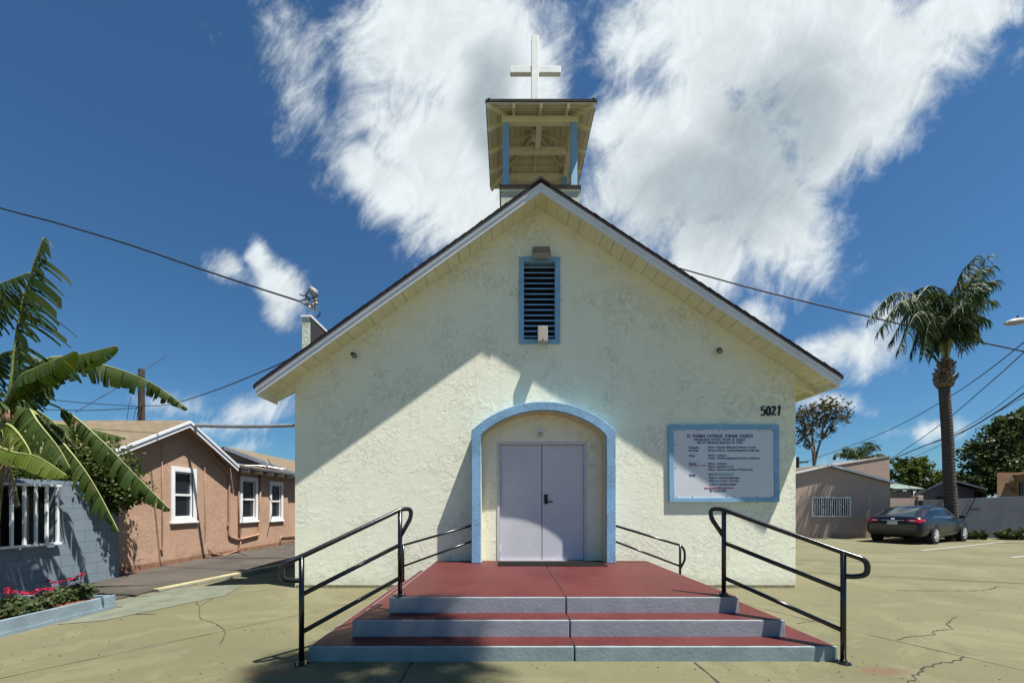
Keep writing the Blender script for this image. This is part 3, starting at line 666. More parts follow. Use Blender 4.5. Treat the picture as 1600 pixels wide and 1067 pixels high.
# ---- text
def text(name, s, x, z, size, m, parent, y, align='LEFT', bold=.0, width=None, shear=0, extr=.002):
    cu = bpy.data.curves.new(name, 'FONT'); cu.body = s; cu.size = size; cu.align_x = align; cu.offset = bold; cu.extrude = extr; cu.shear = shear; cu.resolution_u = 3
    o = bpy.data.objects.new('tmp', cu); COL.objects.link(o); bpy.context.view_layer.update()
    dg = bpy.context.evaluated_depsgraph_get(); me = bpy.data.meshes.new_from_object(o.evaluated_get(dg)); COL.objects.unlink(o); bpy.data.objects.remove(o)
    xs = [v.co.x for v in me.vertices]; w = max(xs)-min(xs); k = (width/w) if width else 1
    org = ORG.get(parent.name, Vector()) if parent else Vector()
    for v in me.vertices: v.co = Vector((v.co.x*k+x, y-v.co.z, v.co.y+z))-org
    return me
def textobj(name, lst, mats, parent, label=None):
    bm = bmesh.new()
    for me, mi in lst:
        k = len(bm.faces); bm.from_mesh(me); bm.faces.ensure_lookup_table()
        for f in bm.faces[k:]: f.material_index = mi
    me = bpy.data.meshes.new(name); bm.to_mesh(me); bm.free()
    for m in mats: me.materials.append(m)
    o = bpy.data.objects.new(name, me); COL.objects.link(o); o.parent = parent
    if label: o['label'] = label
    return o
YS = YW-.045
s0 = P(1045.5, 784.5, YS); s1 = P(1217.5, 663, YS)
sg = thing('notice_board', 'blue framed white notice board listing church service times', 'sign', ((s0.x+s1.x)/2, YW, s0.z))
bw = .088
MB().ring([(s0.x+.01, YS, s0.z), (s1.x+.01, YS, s0.z+.005), (s1.x, YS, s1.z), (s0.x-.01, YS, s1.z)], [(s0.x+bw+.01, YS, s0.z+bw-.01), (s1.x-bw+.01, YS, s0.z+bw-.005), (s1.x-bw, YS, s1.z-bw), (s0.x+bw-.01, YS, s1.z-bw)], (0, .044, 0)).build('frame', M_blue, sg, bevel=.003)
yp = YS+.014
MB().box(s0.x+bw-.03, s1.x-bw+.02, yp, yp+.01, s0.z+bw-.03, s1.z-bw+.02).build('panel', mat('white_sign_panel', (.60, .61, .66), .25, .03), sg)
M_ink = mat('navy_ink', (.05, .07, .20), .5); M_inkr = mat('red_ink', (.42, .05, .04), .5); M_tape = mat('pale_cover_tape', (.32, .42, .43), .4); M_tape2 = mat('yellowish_cover_tape', (.35, .37, .25), .4)
rows = [('ST. THOMAS  CATHOLIC  FORANE  CHURCH', 1073.5, 1176, 683.5, 6.0, 0, .006), ('SYRO-MALABAR  CATHOLIC  DIOCESE  OF  CHICAGO', 1084, 1165, 688.2, 3.6, 0, .002), ('5021 W. 16th Street, Santa Ana, CA  92703', 1089, 1160, 692.8, 4.2, 0, .003),
        ('Wednesday', 1076, 1092, 700.4, 3.3, 0, .003), ('7:30 pm - Holy Mass (Malayalam) & Novena to St. Jude', 1105.5, 1181, 700, 3.3, 0, .002),
        ('First Friday', 1076, 1091, 705, 3.3, 0, .003), ('6:00 pm to 9:00 am - Holy Mass (Malayalam) & Night Vigil', 1105.5, 1185.5, 704.8, 3.3, 0, .002),
        ('Friday', 1076, 1085, 713, 3.3, 0, .003), ('7:00 pm - Confession', 1105.8, 1135, 712.6, 3.3, 0, .002), ('7:30 pm - Holy Mass (Malayalam) & Novena to Infant Jesus', 1106, 1187, 717, 3.3, 0, .002),
        ('Saturday', 1076.5, 1088.5, 725.4, 3.3, 0, .003), ('(Schedule for First Sat.)', 1076.5, 1103, 728, 2.2, 1, .001), ('8:00 am - Confession', 1106, 1135, 725.4, 3.3, 0, .002), ('8:30 am - Holy Mass', 1106.3, 1134, 730, 3.3, 0, .002),
        ('9:00 am - Novena to Our Mother of Perpetual Help', 1106.6, 1176, 734.6, 3.3, 0, .002), ('Sunday', 1077, 1087, 743, 3.3, 0, .003), ('8:', 1107, 1110, 742.6, 3.6, 0, .003),
        ('10:00 am - Holy Mass (Malayalam)', 1107, 1154.5, 747.6, 3.3, 0, .002), ('10:00 am to 11:15 am - CCD Class', 1107.3, 1153.5, 752.4, 3.3, 0, .002), ('11:30 am - Holy Mass (English)', 1107.8, 1149, 757.6, 3.3, 0, .002),
        ('www.saintthomasforanechurch.com', 1100.5, 1146, 763, 3.0, 1, .002), ('Ph: 714-530-2900', 1109, 1134, 767.5, 3.3, 0, .002)]
lst = []
for (s, xa, xb, yb, hpx, mi, bo) in rows:
    a = P(xa, yb, yp); b = P(xb, yb, yp)
    lst.append((text('row', s, a.x, a.z, hpx*yp/F*1.2, None, sg, yp-.003, 'LEFT', bo*.3, b.x-a.x), mi))
textobj('lettering', lst, [M_ink, M_inkr], sg)
tp = MB(); a = P(1135, 730.5, yp); b = P(1146.5, 726.8, yp); tp.box(a.x, b.x, yp-.004, yp-.001, a.z, b.z)
a = P(1119.5, 743, yp); b = P(1147, 739, yp); tp.box(a.x, b.x, yp-.004, yp-.001, a.z, b.z); tp.build('cover_tape', M_tape, sg)
a = P(1110, 743, yp); b = P(1119.4, 739, yp); MB().box(a.x, b.x, yp-.004, yp-.001, a.z, b.z).build('cover_tape', M_tape2, sg)
for q in [(1056, 672), (1067, 672), (1091, 672), (1124, 671.5), (1132, 671.5), (1187, 671.5), (1205, 671.5), (1208, 672.5), (1057, 776), (1082, 776), (1135, 776), (1148, 776), (1183, 776), (1207, 776), (1209, 718), (1055, 695), (1055.5, 730)]:
    p = P(q[0], q[1], yp); MB().tube([(p.x, yp-.006, p.z), (p.x, yp, p.z)], .009, 8).build('screw', M_blackp, sg)
hn = thing('house_number', 'black numerals 5021 on the stucco above the notice board', 'house number', P(1203, 650, YW))
DG = {'5': [[(.62, 1.0), (.22, .98), (.12, .60), (.34, .66), (.56, .50), (.55, .20), (.30, .02), (.02, .10)]], '0': [[(.34, 1.0), (.10, .78), (.06, .35), (.26, .03), (.48, .20), (.54, .65), (.34, 1.0)]],
      '2': [[(.08, .78), (.26, 1.0), (.50, .86), (.42, .55), (.04, .06), (.26, .14), (.60, .04)]], '1': [[(.18, .80), (.40, 1.0), (.34, .5), (.26, .0)]]}
x = P(1188, 650, YW).x; hh_ = 14.2*YW/F
for ch, wd in (('5', 8.5), ('0', 8.2), ('2', 8.6), ('1', 6)):
    nb = MB()
    for st in DG[ch]:
        pts = spline([(x+u_*hh_*.80, YW-.014, P(0, 649.5-(x-P(1188, 650, YW).x)*3.0, YW).z+v_*hh_) for u_, v_ in st], 6)
        K = len(pts)
        for a, b in zip(pts, pts[1:]): nb.beam(a, b+(b-a)*.35, .03 if abs((b-a).normalized().z) > .5 else .02, .022, (0, 1, 0)) if False else nb.beam(a, b+(b-a)*.3, .016, .024 if abs((b-a).normalized().z) > .6 else .014, Vector((0, 1, 0)).cross((b-a).normalized()))
    nb.build('digit', M_blackp, hn); x += wd*YW/F
# ------------------------------------------------------------------ entrance steps
SX = .63; Y1, Y2, Y3 = 3.82, 4.10, 4.37
steps = thing('entrance_steps', 'red painted concrete steps and landing with grey risers before the doors', 'steps', (SX, Y1, 0))
h1, h2, h3 = .143, .31, .48
def slab(x0, x1, y0, z0, z1, name):
    g = .007; b = MB(); t_ = MB(); rr = random.Random(int(x0*100))
    for (a, c) in ((x0, SX-g), (SX+g, x1)):
        b.box(a, c, y0, YW-.004, z0, z1-.004)
        q = .019
        n = 30; ys = y0+q
        fr_ = [(a+q+(c-a-(2*q if True else 0))*k/n, ys+rr.uniform(-.004, .005)) for k in range(n+1)]
        pts = [(x_, y_, z1-.003) for x_, y_ in fr_]+[(c-q, YW-.006, z1-.003), (a+q, YW-.006, z1-.003)]
        if a == SX+g: pts[0] = (a, ys, z1-.003); pts[-1] = (a, YW-.006, z1-.003)
        if c == SX-g: pts[n] = (c, ys, z1-.003); pts[n+1] = (c, YW-.006, z1-.003)
        t_.prism(pts, (0, 0, .003))
    o = b.build(name, M_riser2 if name == 'lower_step' else M_riser, steps, bevel=.008); t_.build('tread', M_red, o)
slab(-1.85, 3.085, Y1, -.02, h1, 'lower_step'); slab(-1.55, 2.787, Y2, h1-.01, h2, 'middle_step'); slab(-1.256, 2.478, Y3, h2-.01, h3, 'landing')
# ------------------------------------------------------------------ doormats
for (a, b, lab) in ((-.15, .60, 'black rubber doormat before the left door leaf'), (.615, 1.62, 'black rubber doormat before the right door leaf')):
    m = MB().box(a, b, 6.60 if a < 0 else 6.57, 7.16, h3, h3+.012).build('doormat', M_mat, bevel=.004)
    tag(m, lab, 'doormat', 'doormats at the entrance')
# ------------------------------------------------------------------ handrails
def arc_pts(path, r=.05, n=5):
    out = [Vector(path[0])]
    for i in range(1, len(path)-1):
        a, b, c = Vector(path[i-1]), Vector(path[i]), Vector(path[i+1]); d1 = (a-b); d2 = (c-b); q = min(r, d1.length*.48, d2.length*.48)
        p1 = b+d1.normalized()*q; p2 = b+d2.normalized()*q
        for k in range(n+1):
            t = k/n; out.append(p1*(1-t)**2+b*2*t*(1-t)+p2*t*t)
    return out+[Vector(path[-1])]
def rail(lab, lo, hi, zlo, zhi, mids, rr=.0235):
    lo, hi = Vector(lo), Vector(hi); t = thing('handrail', lab, 'handrail', lo, 'black pipe handrails of the entrance steps')
    for (p, zt) in ((lo, zlo), (hi, zhi)):
        po = MB().tube([p, (p.x, p.y, zt-.004)], rr, 14).build('post', M_black, t, smooth=False)
        for f in po.data.polygons: f.use_smooth = True
        fl = MB().lathe(p, [(.065, 0), (.065, .008), (.03, .011), (.027, .03)], 16)
        for k in range(4):
            g = k*math.pi/2+.4; fl.tube([p+Vector((math.cos(g)*.05, math.sin(g)*.05, .008)), p+Vector((math.cos(g)*.05, math.sin(g)*.05, .024))], .008, 6)
        fl.build('base_flange', M_black, po)
    d = Vector((hi.x-lo.x, hi.y-lo.y, 0)); L_ = d.length; u = d/L_; sl_ = (zhi-zlo)/L_
    A = Vector((lo.x, lo.y, zlo)); B = Vector((hi.x, hi.y, zhi)); Z = Vector((0, 0, 1))
    path = [Vector((hi.x, hi.y, zhi-.29)), B+u*.13-Z*.09, B+u*.135+Z*.01, B+u*.02+Z*(.012), B-u*.15-Z*sl_*.15, A+u*.15+Z*sl_*.15, A-u*.0+Z*.0, A-u*.17-Z*.06, A-u*.165-Z*.19, A-u*.07-Z*.215, A-Z*.215]
    MB().tube(arc_pts(path, .075, 7), rr, 14).build('top_rail', M_black, t, smooth=True)
    for (za, zb) in mids:
        MB().tube([(lo.x, lo.y, za), (hi.x, hi.y, zb)], rr*.92, 14).build('mid_rail', M_black, t, smooth=True)
rail('black pipe handrail on the left side of the front steps', (-1.885, 3.76, 0), (-1.156, 4.43, h3), .985, 1.405, [(.635, 1.03), (.29, .675)])
rail('black pipe handrail on the right side of the front steps', (3.10, 3.775, 0), (2.36, 4.455, h3), 1.02, 1.405, [(.67, 1.05), (.30, .67)])
def rear(lab, xa, xp, yy, zb):
    s = 1 if xp > xa else -1
    t = thing('handrail', lab, 'handrail', (xp, yy, zb), 'black pipe handrails of the entrance steps'); rr = .02
    MB().tube([(xp, yy, zb), (xp, yy, .79)], rr, 12).build('post', M_black, t, smooth=True)
    za = P(0, 820.5, yy).z
    path = [(xa, yy, za), (xp-.08*s, yy, .80), (xp+.02*s, yy, .775), (xp+.08*s, yy, .68), (xp+.08*s, yy, .52), (xp, yy, .38)]
    MB().tube(arc_pts(path, .05, 5), rr, 12).build('top_rail', M_black, t, smooth=True)
    MB().tube([(xa, yy, za-.27), (xp, yy, .42)], rr*.9, 12).build('mid_rail', M_black, t, smooth=True)
rear('thin black handrail between the blue arch and the left side of the landing', OXL+.0, -1.77, 7.0, h1)
rear('thin black handrail between the blue arch and the right side of the landing', OXR-.0, 2.96, 7.0, h1)
#@@PART2
# ------------------------------------------------------------------ peach house on the left
XW = -7.8; XK = -7.55
def YPX(px, X=XW): return X*F/(px-CX)
GY, GZ = 9.76, 3.48; GA, GB = 7.98, 11.53; GE = 2.585
GS = (GZ-GE)/(GY-GA)
house = thing('stucco_house', 'peach stucco house with tan shingle roof and white framed sash windows', 'house', (XW, GY, .1))
def gz(y): return GZ-abs(y-GY)*(GS if y < GY else (GZ-GE)/(GB-GY))
WINS = [(YPX(266.5), YPX(306), 1.065, 2.37), (YPX(374.5), YPX(402), .98, 2.32), (YPX(421), YPX(441.5), .95, 2.27)]
hw_ = MB(); ys = 8.2; x0, x1 = XW-.14, XW
segs = sorted([(a+.07, b-.07, c+.05, d-.06) for a, b, c, d in WINS])
cur = ys
def hpanel(ya, yb, za, zb_fn):
    hw_.prism([(x0, ya, za), (x0, yb, za)]+([(x0, yb, zb_fn(yb)), (x0, GY, zb_fn(GY)), (x0, ya, zb_fn(ya))] if ya < GY < yb and zb_fn is TOPF else [(x0, yb, zb_fn(yb)), (x0, ya, zb_fn(ya))]), (x1-x0, 0, 0))
TOPF = lambda y: (gz(y)-.07) if y < GB-.02 else 2.54
for (a, b, c, d) in segs:
    hpanel(cur, a, .0, TOPF); hpanel(a, b, .0, lambda y, c=c: c)
    hw_.prism([(x0, a, d), (x0, b, d), (x0, b, TOPF(b))]+([(x0, GY, TOPF(GY))] if a < GY < b else [])+[(x0, a, TOPF(a))], (x1-x0, 0, 0))
    cur = b
hpanel(cur, 20, .0, TOPF)
hw_.box(-14, x0, 8.2, 8.34, 0, 2.6)
hw_.box(-14, x0, 19.8, 20, 0, 2.5)
hwall = hw_.build('wall', M_peach, house)
MB().box(XW+.0, XW+.012, 8.2, 20, .03, .20).build('wall_base_shade', mat('peach_base_shadow', (.20, .105, .065), .9, .3, 6), house)  # dark strip along the wall foot: shadow put into the colour
ro = MB()
for s in (0, 1):
    ya, yb = (GA-.12, GY) if s == 0 else (GY, GB)
    za, zb_ = (gz(ya), GZ)
    if s == 0: ro.prism([(XK, ya, GZ-(GY-ya)*GS), (XK, yb, GZ), (XK, yb, GZ-.05), (XK, ya, GZ-(GY-ya)*GS-.05)], (-6.6, 0, 0))
    else: ro.prism([(XK, ya, GZ), (XK, yb, GE), (XK, yb, GE-.05), (XK, ya, GZ-.05)], (-6.6, 0, 0))
# lean-to strip over the rear wing and the farther cross gable
ro.prism([(XK, GB+.02, 2.60), (-9.9, GB+.02, 3.02), (-9.9, GB+.02, 2.97), (XK, GB+.02, 2.55)], (0, 8.4, 0))
ax_, ay_, az_ = -9.97, 14.45, P(0, 697, 14.5).z
xe = -7.42; ze = az_-(xe-ax_)*.375
ro.prism([(ax_, ay_, az_), (xe, ay_, ze), (xe, ay_, ze-.05), (ax_, ay_, az_-.05)], (0, 7, 0)); ro.prism([(ax_, ay_, az_), (ax_-2.6, ay_, az_-.97), (ax_-2.6, ay_, az_-1.02), (ax_, ay_, az_-.05)], (0, 7, 0))
hroof = ro.build('roof', M_shtan, house)
wb = MB(); wb.prism([(XK-.10, ay_+.3, 2.62), (ax_, ay_+.3, 2.98), (ax_-2.4, ay_+.3, 2.7), (ax_-2.4, ay_+.3, az_-1.0), (ax_, ay_+.3, az_-.06), (XK-.10, ay_+.3, 2.70)], (0, .1, 0))
wb.build('gable_siding', mat('grey_gable_siding', (.20, .17, .15), .8, .2, 3), house)
fa = MB()
for (dx, zo, hh2) in ((0.0, .0, .06), (-.022, .055, .10)):
    fa.prism([(XK+.022+dx, GA-.12, gz(GA-.12)-.005-zo), (XK+.022+dx, GY, GZ-.005-zo), (XK+.022+dx, GY, GZ-.005-zo-hh2), (XK+.022+dx, GA-.12, gz(GA-.12)-.005-zo-hh2)], (-.02, 0, 0))
    fa.prism([(XK+.022+dx, GY, GZ-.005-zo), (XK+.022+dx, GB, GE-.005-zo), (XK+.022+dx, GB, GE-.005-zo-hh2), (XK+.022+dx, GY, GZ-.005-zo-hh2)], (-.02, 0, 0))
fa.build('rake_fascia', M_white, hroof)
MB().prism([(ax_, ay_-.02, az_-.0), (xe, ay_-.02, ze), (xe, ay_-.02, ze-.13), (ax_, ay_-.02, az_-.13)], (0, .018, 0)).build('gable_fascia', mat('blue_grey_fascia', (.23, .27, .34), .6), hroof)
MB().box(XK, XK+.05, GB+.03, 19.9, 2.52, 2.58).build('gutter', M_greyst, hroof)
for k in range(7):
    y = 11.95+.62*k
    MB().box(XK-.2, XK+.012, y, y+.06, 2.42, 2.515).build('rafter_tail', M_cream if k % 2 else M_white, hroof)
sf = MB(); sf.prism([(XK-.002, GA-.1, gz(GA-.1)-.052), (XK-.002, GY, GZ-.052), (XK-.002, GB-.01, GE-.052), (XK-.002, GB-.01, GE-.07), (XK-.002, GY, GZ-.07), (XK-.002, GA-.1, gz(GA-.1)-.07)], (-.247, 0, 0))
sf.build('soffit', M_peachpipe, hroof)
for i, (a, b, c, d) in enumerate(WINS):
    f = MB().ring([(XW, a, c), (XW, b, c), (XW, b, d), (XW, a, d)], [(XW, a+.10, c+.10), (XW, b-.10, c+.10), (XW, b-.10, d-.11), (XW, a+.10, d-.11)], (.03, 0, 0)).build('window', M_wroof, house, bevel=.004)
    MB().box(XW+.001, XW+.06, a-.03, b+.03, c-.035, c+.012).build('sill', M_wroof, f, bevel=.004)
    ia, ib, ic, id_ = a+.101, b-.101, c+.101, d-.111; zm = (ic+id_)/2
    s_ = MB(); s_.ring([(XW-.05, ia, ic), (XW-.05, ib, ic), (XW-.05, ib, id_), (XW-.05, ia, id_)], [(XW-.05, ia+.035, ic+.04), (XW-.05, ib-.035, ic+.04), (XW-.05, ib-.035, id_-.035), (XW-.05, ia+.035, id_-.035)], (.03, 0, 0))
    s_.box(XW-.045, XW-.015, ia+.036, ib-.036, zm-.025, zm+.025)
    s_.build('sash', M_wroof, f)
    MB().box(XW-.07, XW-.06, ia, ib, ic, id_).build('glass', M_glass, f)
xp = XW+.035
def hp(px, py): y = YPX(px, xp); return (xp, y, H+(CY-py)*y/F)
def pipe(pts, r, rad=.08, m=M_peachpipe): MB().tube(arc_pts([hp(*q) for q in pts], rad, 5), r, 10).build('conduit', m, house, smooth=True)
pipe([(297, 668), (330, 706), (358, 742), (358, 838), (372, 843), (404, 835), (406, 800), (407, 741)], .028)
pipe([(373, 735), (373.5, 842)], .018)
pipe([(327, 855), (331, 864), (350, 867), (374, 859), (376, 845)], .014)
pipe([(438, 855), (438.5, 838), (470, 836)], .018)
pipe([(253, 690), (254, 857)], .006, .02); pipe([(320, 730), (321, 842)], .005, .02)
for q in [(254, 858), (347, 862), (357, 820)]:
    p = hp(*q); MB().box(p[0]-.03, p[0]+.02, p[1]-.03, p[1]+.03, p[2]-.03, p[2]+.03).build('junction_box', M_peachpipe, house, bevel=.006)
rp = MB()
for (a, b) in (((370, 727), (404, 727)), ((404, 727), (446, 733)), ((417, 728), (418, 716)), ((418, 716), (427, 731)), ((446, 733), (446, 722))):
    pa, pb_ = P(a[0], a[1], 12.9), P(b[0], b[1], 13.4); rp.tube([pa, pb_], .014, 6)
rp.build('roof_conduit', M_steel, hroof)
# overhead conduit between the church and the house
oc = thing('overhead_pipe', 'grey metal pipe bridging from the church side wall to the peach house gable', 'pipe', (XL, 9.95, 3.3))
pts = [(XK-.1, 9.9, P(0, 664, 9.9).z), (-6.6, 9.9, P(0, 666, 9.9).z), (-5.4, 9.9, P(0, 665, 9.9).z), (XL+.1, 9.9, P(0, 659.5, 9.9).z)]
MB().tube(spline(pts, 6), .045, 14).build('tube', M_steel, oc, smooth=True)
MB().tube([(-5.15, 9.9, P(0, 664.3, 9.9).z), (-5.05, 9.9, P(0, 663.8, 9.9).z)], .052, 14).build('coupling', M_steel, oc, smooth=True)
# service mast on the parapet
mx = thing('service_mast', 'weathered electrical service mast with insulators on the church parapet', 'utility mast', (-3.68, 7.75, 4.94))
def Q(px, py, Y=7.75): return P(px, py, Y)
MB().tube([Q(490, 486), Q(490, 462)], .028, 10).build('pipe', M_greyw, mx, smooth=True)
MB().tube([Q(492, 464), Q(491, 457), Q(486, 453), Q(482, 455)], [.05, .075, .07, .03], 12).build('weatherhead', M_greyw, mx, smooth=True)
im = MB()
for q in [(484, 478), (490, 474), (494, 472), (480, 471)]:
    im.lathe(Q(*q), [(.02, -.05), (.045, -.03), (.03, 0), (.045, .03), (.02, .05)], 10)
im.build('insulators', M_greyw, mx)
im = MB()
for pp in ([(482, 456), (478, 462), (482, 468), (486, 466)], [(468, 460), (474, 462), (480, 461)], [(484, 466), (480, 464), (476, 468), (470, 470)], [(496, 482), (500, 487), (499, 492), (495, 496)], [(486, 478), (476, 476), (468, 470)]):
    im.tube(spline([Q(*q) for q in pp], 5), .011, 6)
im.build('cable_tails', M_wire, mx)
# ------------------------------------------------------------------ wires
def wire(lab, pts, r, grp='overhead cables', n=10):
    mb = MB().tube(spline(pts, n), r, 6); return tag(mb.build('overhead_cable', M_wire, smooth=True), lab, 'cable', grp)
wire('thick twisted service cable sagging from the upper left to the mast on the church', [P(-320, 215, 9.6), P(-120, 286, 9.2), P(0, 325, 8.9), P(90, 349, 8.7), P(200, 382, 8.4), P(300, 416, 8.2), P(400, 449, 7.95), P(469, 471, 7.75)], .017)
wire('cable descending to the right behind the church roof and the tall palm', [P(900, 372, 22), P(1068, 421, 22), P(1200, 457, 22), P(1350, 493, 22), P(1480, 523, 22), P(1600, 549, 22), P(1800, 590, 22)], .036)
wire('upper of the two steep cables beside the palm trunk', [P(1244, 726, 40), P(1330, 696, 34), P(1405, 664, 29), P(1480, 622, 24), P(1545, 578, 20), P(1660, 486, 16)], .022)
wire('lower of the two steep cables beside the palm trunk', [P(1384, 722, 34), P(1432, 690, 30), P(1480, 655, 26), P(1540, 604, 21), P(1600, 550, 18), P(1680, 470, 15)], .022)
wire('heavy cable bundle passing the lower palm trunk towards the dense tree', [P(1392, 718, 34), P(1440, 698, 30), P(1500, 676, 25), P(1550, 648, 22), P(1600, 614, 19), P(1680, 555, 16)], .034)
wire('thin cable just above the heavy cable bundle at the right edge', [P(1396, 716, 34), P(1450, 694, 30), P(1500, 672, 26), P(1550, 641, 22), P(1600, 602, 19), P(1680, 540, 16)], .016)
wire('lowest faint cable running behind the palm trunk at the right', [P(1405, 724, 36), P(1450, 704, 32), P(1480, 690, 29), P(1530, 660, 26), P(1600, 620, 22), P(1680, 570, 18)], .016)
wire('cable from the dark utility pole up to the left eave of the church', [P(219, 634, 20), P(262, 632, 18), P(330, 612, 15), P(420, 576, 12), P(470, 552, 10)], .016)
wire('cable crossing left from the utility pole behind the banana leaves', [P(219, 635, 20), P(140, 630, 20), P(60, 622, 20), P(-60, 606, 20)], .018)
wire('lower cable crossing left from the utility pole behind the banana leaves', [P(219, 637, 20), P(140, 641, 20), P(60, 639, 20), P(-60, 630, 20)], .018)
wire('slanting thin cable between the banana leaves and the peach roof', [P(118, 644, 14), P(150, 625, 14.5), P(182, 606, 15), P(260, 556, 17)], .012)
for i, (a, b, l) in enumerate([((196, 657), (205, 620), 'left guy wire beside the dark utility pole'), ((205, 657), (216, 634), 'middle guy wire beside the dark utility pole'), ((212, 657), (217, 640), 'short right guy wire beside the dark utility pole')]):
    wire(l, [P(a[0], a[1]+30, 20), P(a[0]*.5+b[0]*.5, a[1]*.5+b[1]*.5, 20), P(b[0], b[1], 20)], .010, 'guy wires of the utility pole')
up = thing('utility_pole', 'dark wooden utility pole rising behind the peach house roof', 'utility pole', (PX(221, 20), 20, 0))
p = P(221, 577, 20); MB().tube([(p.x, 20, 0), (p.x, 20, p.z)], [.16, .13], 12).build('shaft', M_pole, up, smooth=False)
up = thing('utility_pole', 'tiny far utility pole with crossarm seen beside the church corner', 'utility pole', (PX(1246.5, 40), 40, 0))
p = P(1246.5, 714, 40); MB().tube([(p.x, 40, 0), p], .13, 8).build('shaft', M_pole, up)
MB().box(p.x-.1, p.x+1.0, 39.95, 40.05, p.z-.55, p.z-.42).build('crossarm', M_pole, up)
# ------------------------------------------------------------------ block wall, window bars, planter
BW = -7.62; by1 = YPX(186, BW)
bwl = thing('block_wall', 'blue grey painted concrete block wall with barred opening', 'wall', (BW, 6, 0))
wo = YPX(88, BW)
b = MB(); b.box(BW-.19, BW, 1.5, by1, -.03, .80); b.box(BW-.19, BW, wo, by1, .80, 1.80); b.box(BW-.19, BW, 1.5, by1, 1.80, 1.88)
b.box(BW-1.6, BW-.191, by1-.15, by1, 0, 1.88)
b.build('blocks', M_block, bwl)
b = MB(); b.box(BW-1.7, BW-.2, 1.4, by1-.16, 1.80, 1.86); b.box(BW-1.75, BW-1.7, 1.4, by1-.16, 0, 1.80); b.build('alcove_lining', mat('alcove_shade_dark', (.035, .04, .045), .8, .3, 4), bwl)  # back panel and ceiling coloured dark for the shade inside the opening
gb = MB(); gx = BW+.03
for z in (.80, 1.765): gb.box(gx, gx+.045, 3.0, wo+.02, z, z+.038)
for px_ in (88, 71, 54, 36, 16, -6, -30, -58):
    y = YPX(px_, gx); gb.box(gx+.004, gx+.036, y-.016, y+.016, .838, 1.765)
gb.build('window_bars', M_wroof, bwl)
pln = thing('planter', 'low blue grey planter box along the drive filled with bark', 'planter', (-5.6, 4, 0))
PXF = -5.575
MB().box(PXF-.045, PXF, .8, 5.84, 0, .185).build('front_board', M_planter, pln, bevel=.004)
MB().box(-7.0, PXF-.046, 5.80, 5.84, 0, .18).build('end_board', M_planter, pln, bevel=.004)
MB().box(PXF+.0005, PXF+.012, .8, 5.82, 0, .045).build('skirting_strip', M_planter, pln)
so_ = MB(); nx, ny = 26, 90
rr = random.Random(5)
for j in range(ny+1):
    for i in range(nx+1):
        so_.v.append(Vector((-7.0+(PXF-.05+7.0)*i/nx, .8+5.0*j/ny, .135+.03*noise.noise(Vector((i*.7, j*.7, 0)))+rr.uniform(-.012, .014))))
for j in range(ny):
    for i in range(nx):
        a = j*(nx+1)+i; so_.f.append([a, a+1, a+nx+2, a+nx+1]); so_.m.append(0)
tag(so_.build('bark_mulch', M_mulch, fix=False), kind='stuff')
def leafquad(mb, p, n, s, asp=.55, r=R):
    n = n.normalized(); a = n.cross(Vector((r.gauss(0, 1), r.gauss(0, 1), r.gauss(0, 1)))).normalized(); b = n.cross(a)
    k = len(mb.v); mb.v += [p-a*s, p+b*s*asp, p+a*s, p-b*s*asp]; mb.f.append([k, k+1, k+2, k+3]); mb.m.append(0)
def rv(r=R): return Vector((r.gauss(0, 1), r.gauss(0, 1), r.gauss(0, 1))).normalized()
def geranium(px, py, sz, lab, seed, nfl):
    r = random.Random(seed); X = {0: -5.86, 1: -6.05}[0 if py > 930 else 1]; Y = X*F/(px-CX)
    t = thing('geranium', lab, 'flower', (X, Y, .14), 'geraniums in the planter')
    fo = MB()
    for k in range(430):
        d = rv(r); d.z = abs(d.z); rad = sz*(.45+.55*r.random()); lf_ = r.choice((0, 1, 2))
        p = Vector((X+d.x*rad, Y+d.y*rad, .17+d.z*rad*1.05)); n = (d+rv(r)*.7).normalized(); s = .026*r.uniform(.7, 1.25)
        a = n.cross(rv(r)).normalized(); b = n.cross(a); k0 = len(fo.v)
        fo.v += [p+(a*math.cos(g*1.047)+b*math.sin(g*1.047))*s*(1 if g % 2 else .8) for g in range(6)]; fo.f.append(list(range(k0, k0+6))); fo.m.append(0)
    for k in range(14):
        d = rv(r); fo.tube([(X, Y, .14), (X+d.x*sz*.6, Y+d.y*sz*.6, .14+sz*.7)], .004, 4)
    fo.build('foliage', M_ger, t, fix=False)
    for k in range(nfl):
        g = r.uniform(0, 6.28); q = r.uniform(.1, .8)*sz; c = Vector((X+math.cos(g)*q, Y+math.sin(g)*q*.9, .17+sz*r.uniform(1.1, 1.45)))
        bl = MB()
        for j in range(24):
            d = rv(r); d.z = abs(d.z)*.8; leafquad(bl, c+d*.030, d+rv(r)*.5, .013, .9, r)
        bl.tube([(c.x*.6+X*.4, c.y*.6+Y*.4, .2), c], .003, 4)
        bl.build('bloom', M_flower, t, fix=False)
geranium(20, 950, .20, 'geranium with magenta blooms at the near left end of the planter', 1, 5)
geranium(63, 948, 0.16, 'geranium with crimson blooms second from the left in the planter', 2, 6)
geranium(93, 920, .19, 'tall geranium behind the others against the block wall', 3, 4)
geranium(124, 920, .20, 'rightmost geranium with a cluster of pink blooms', 4, 5)
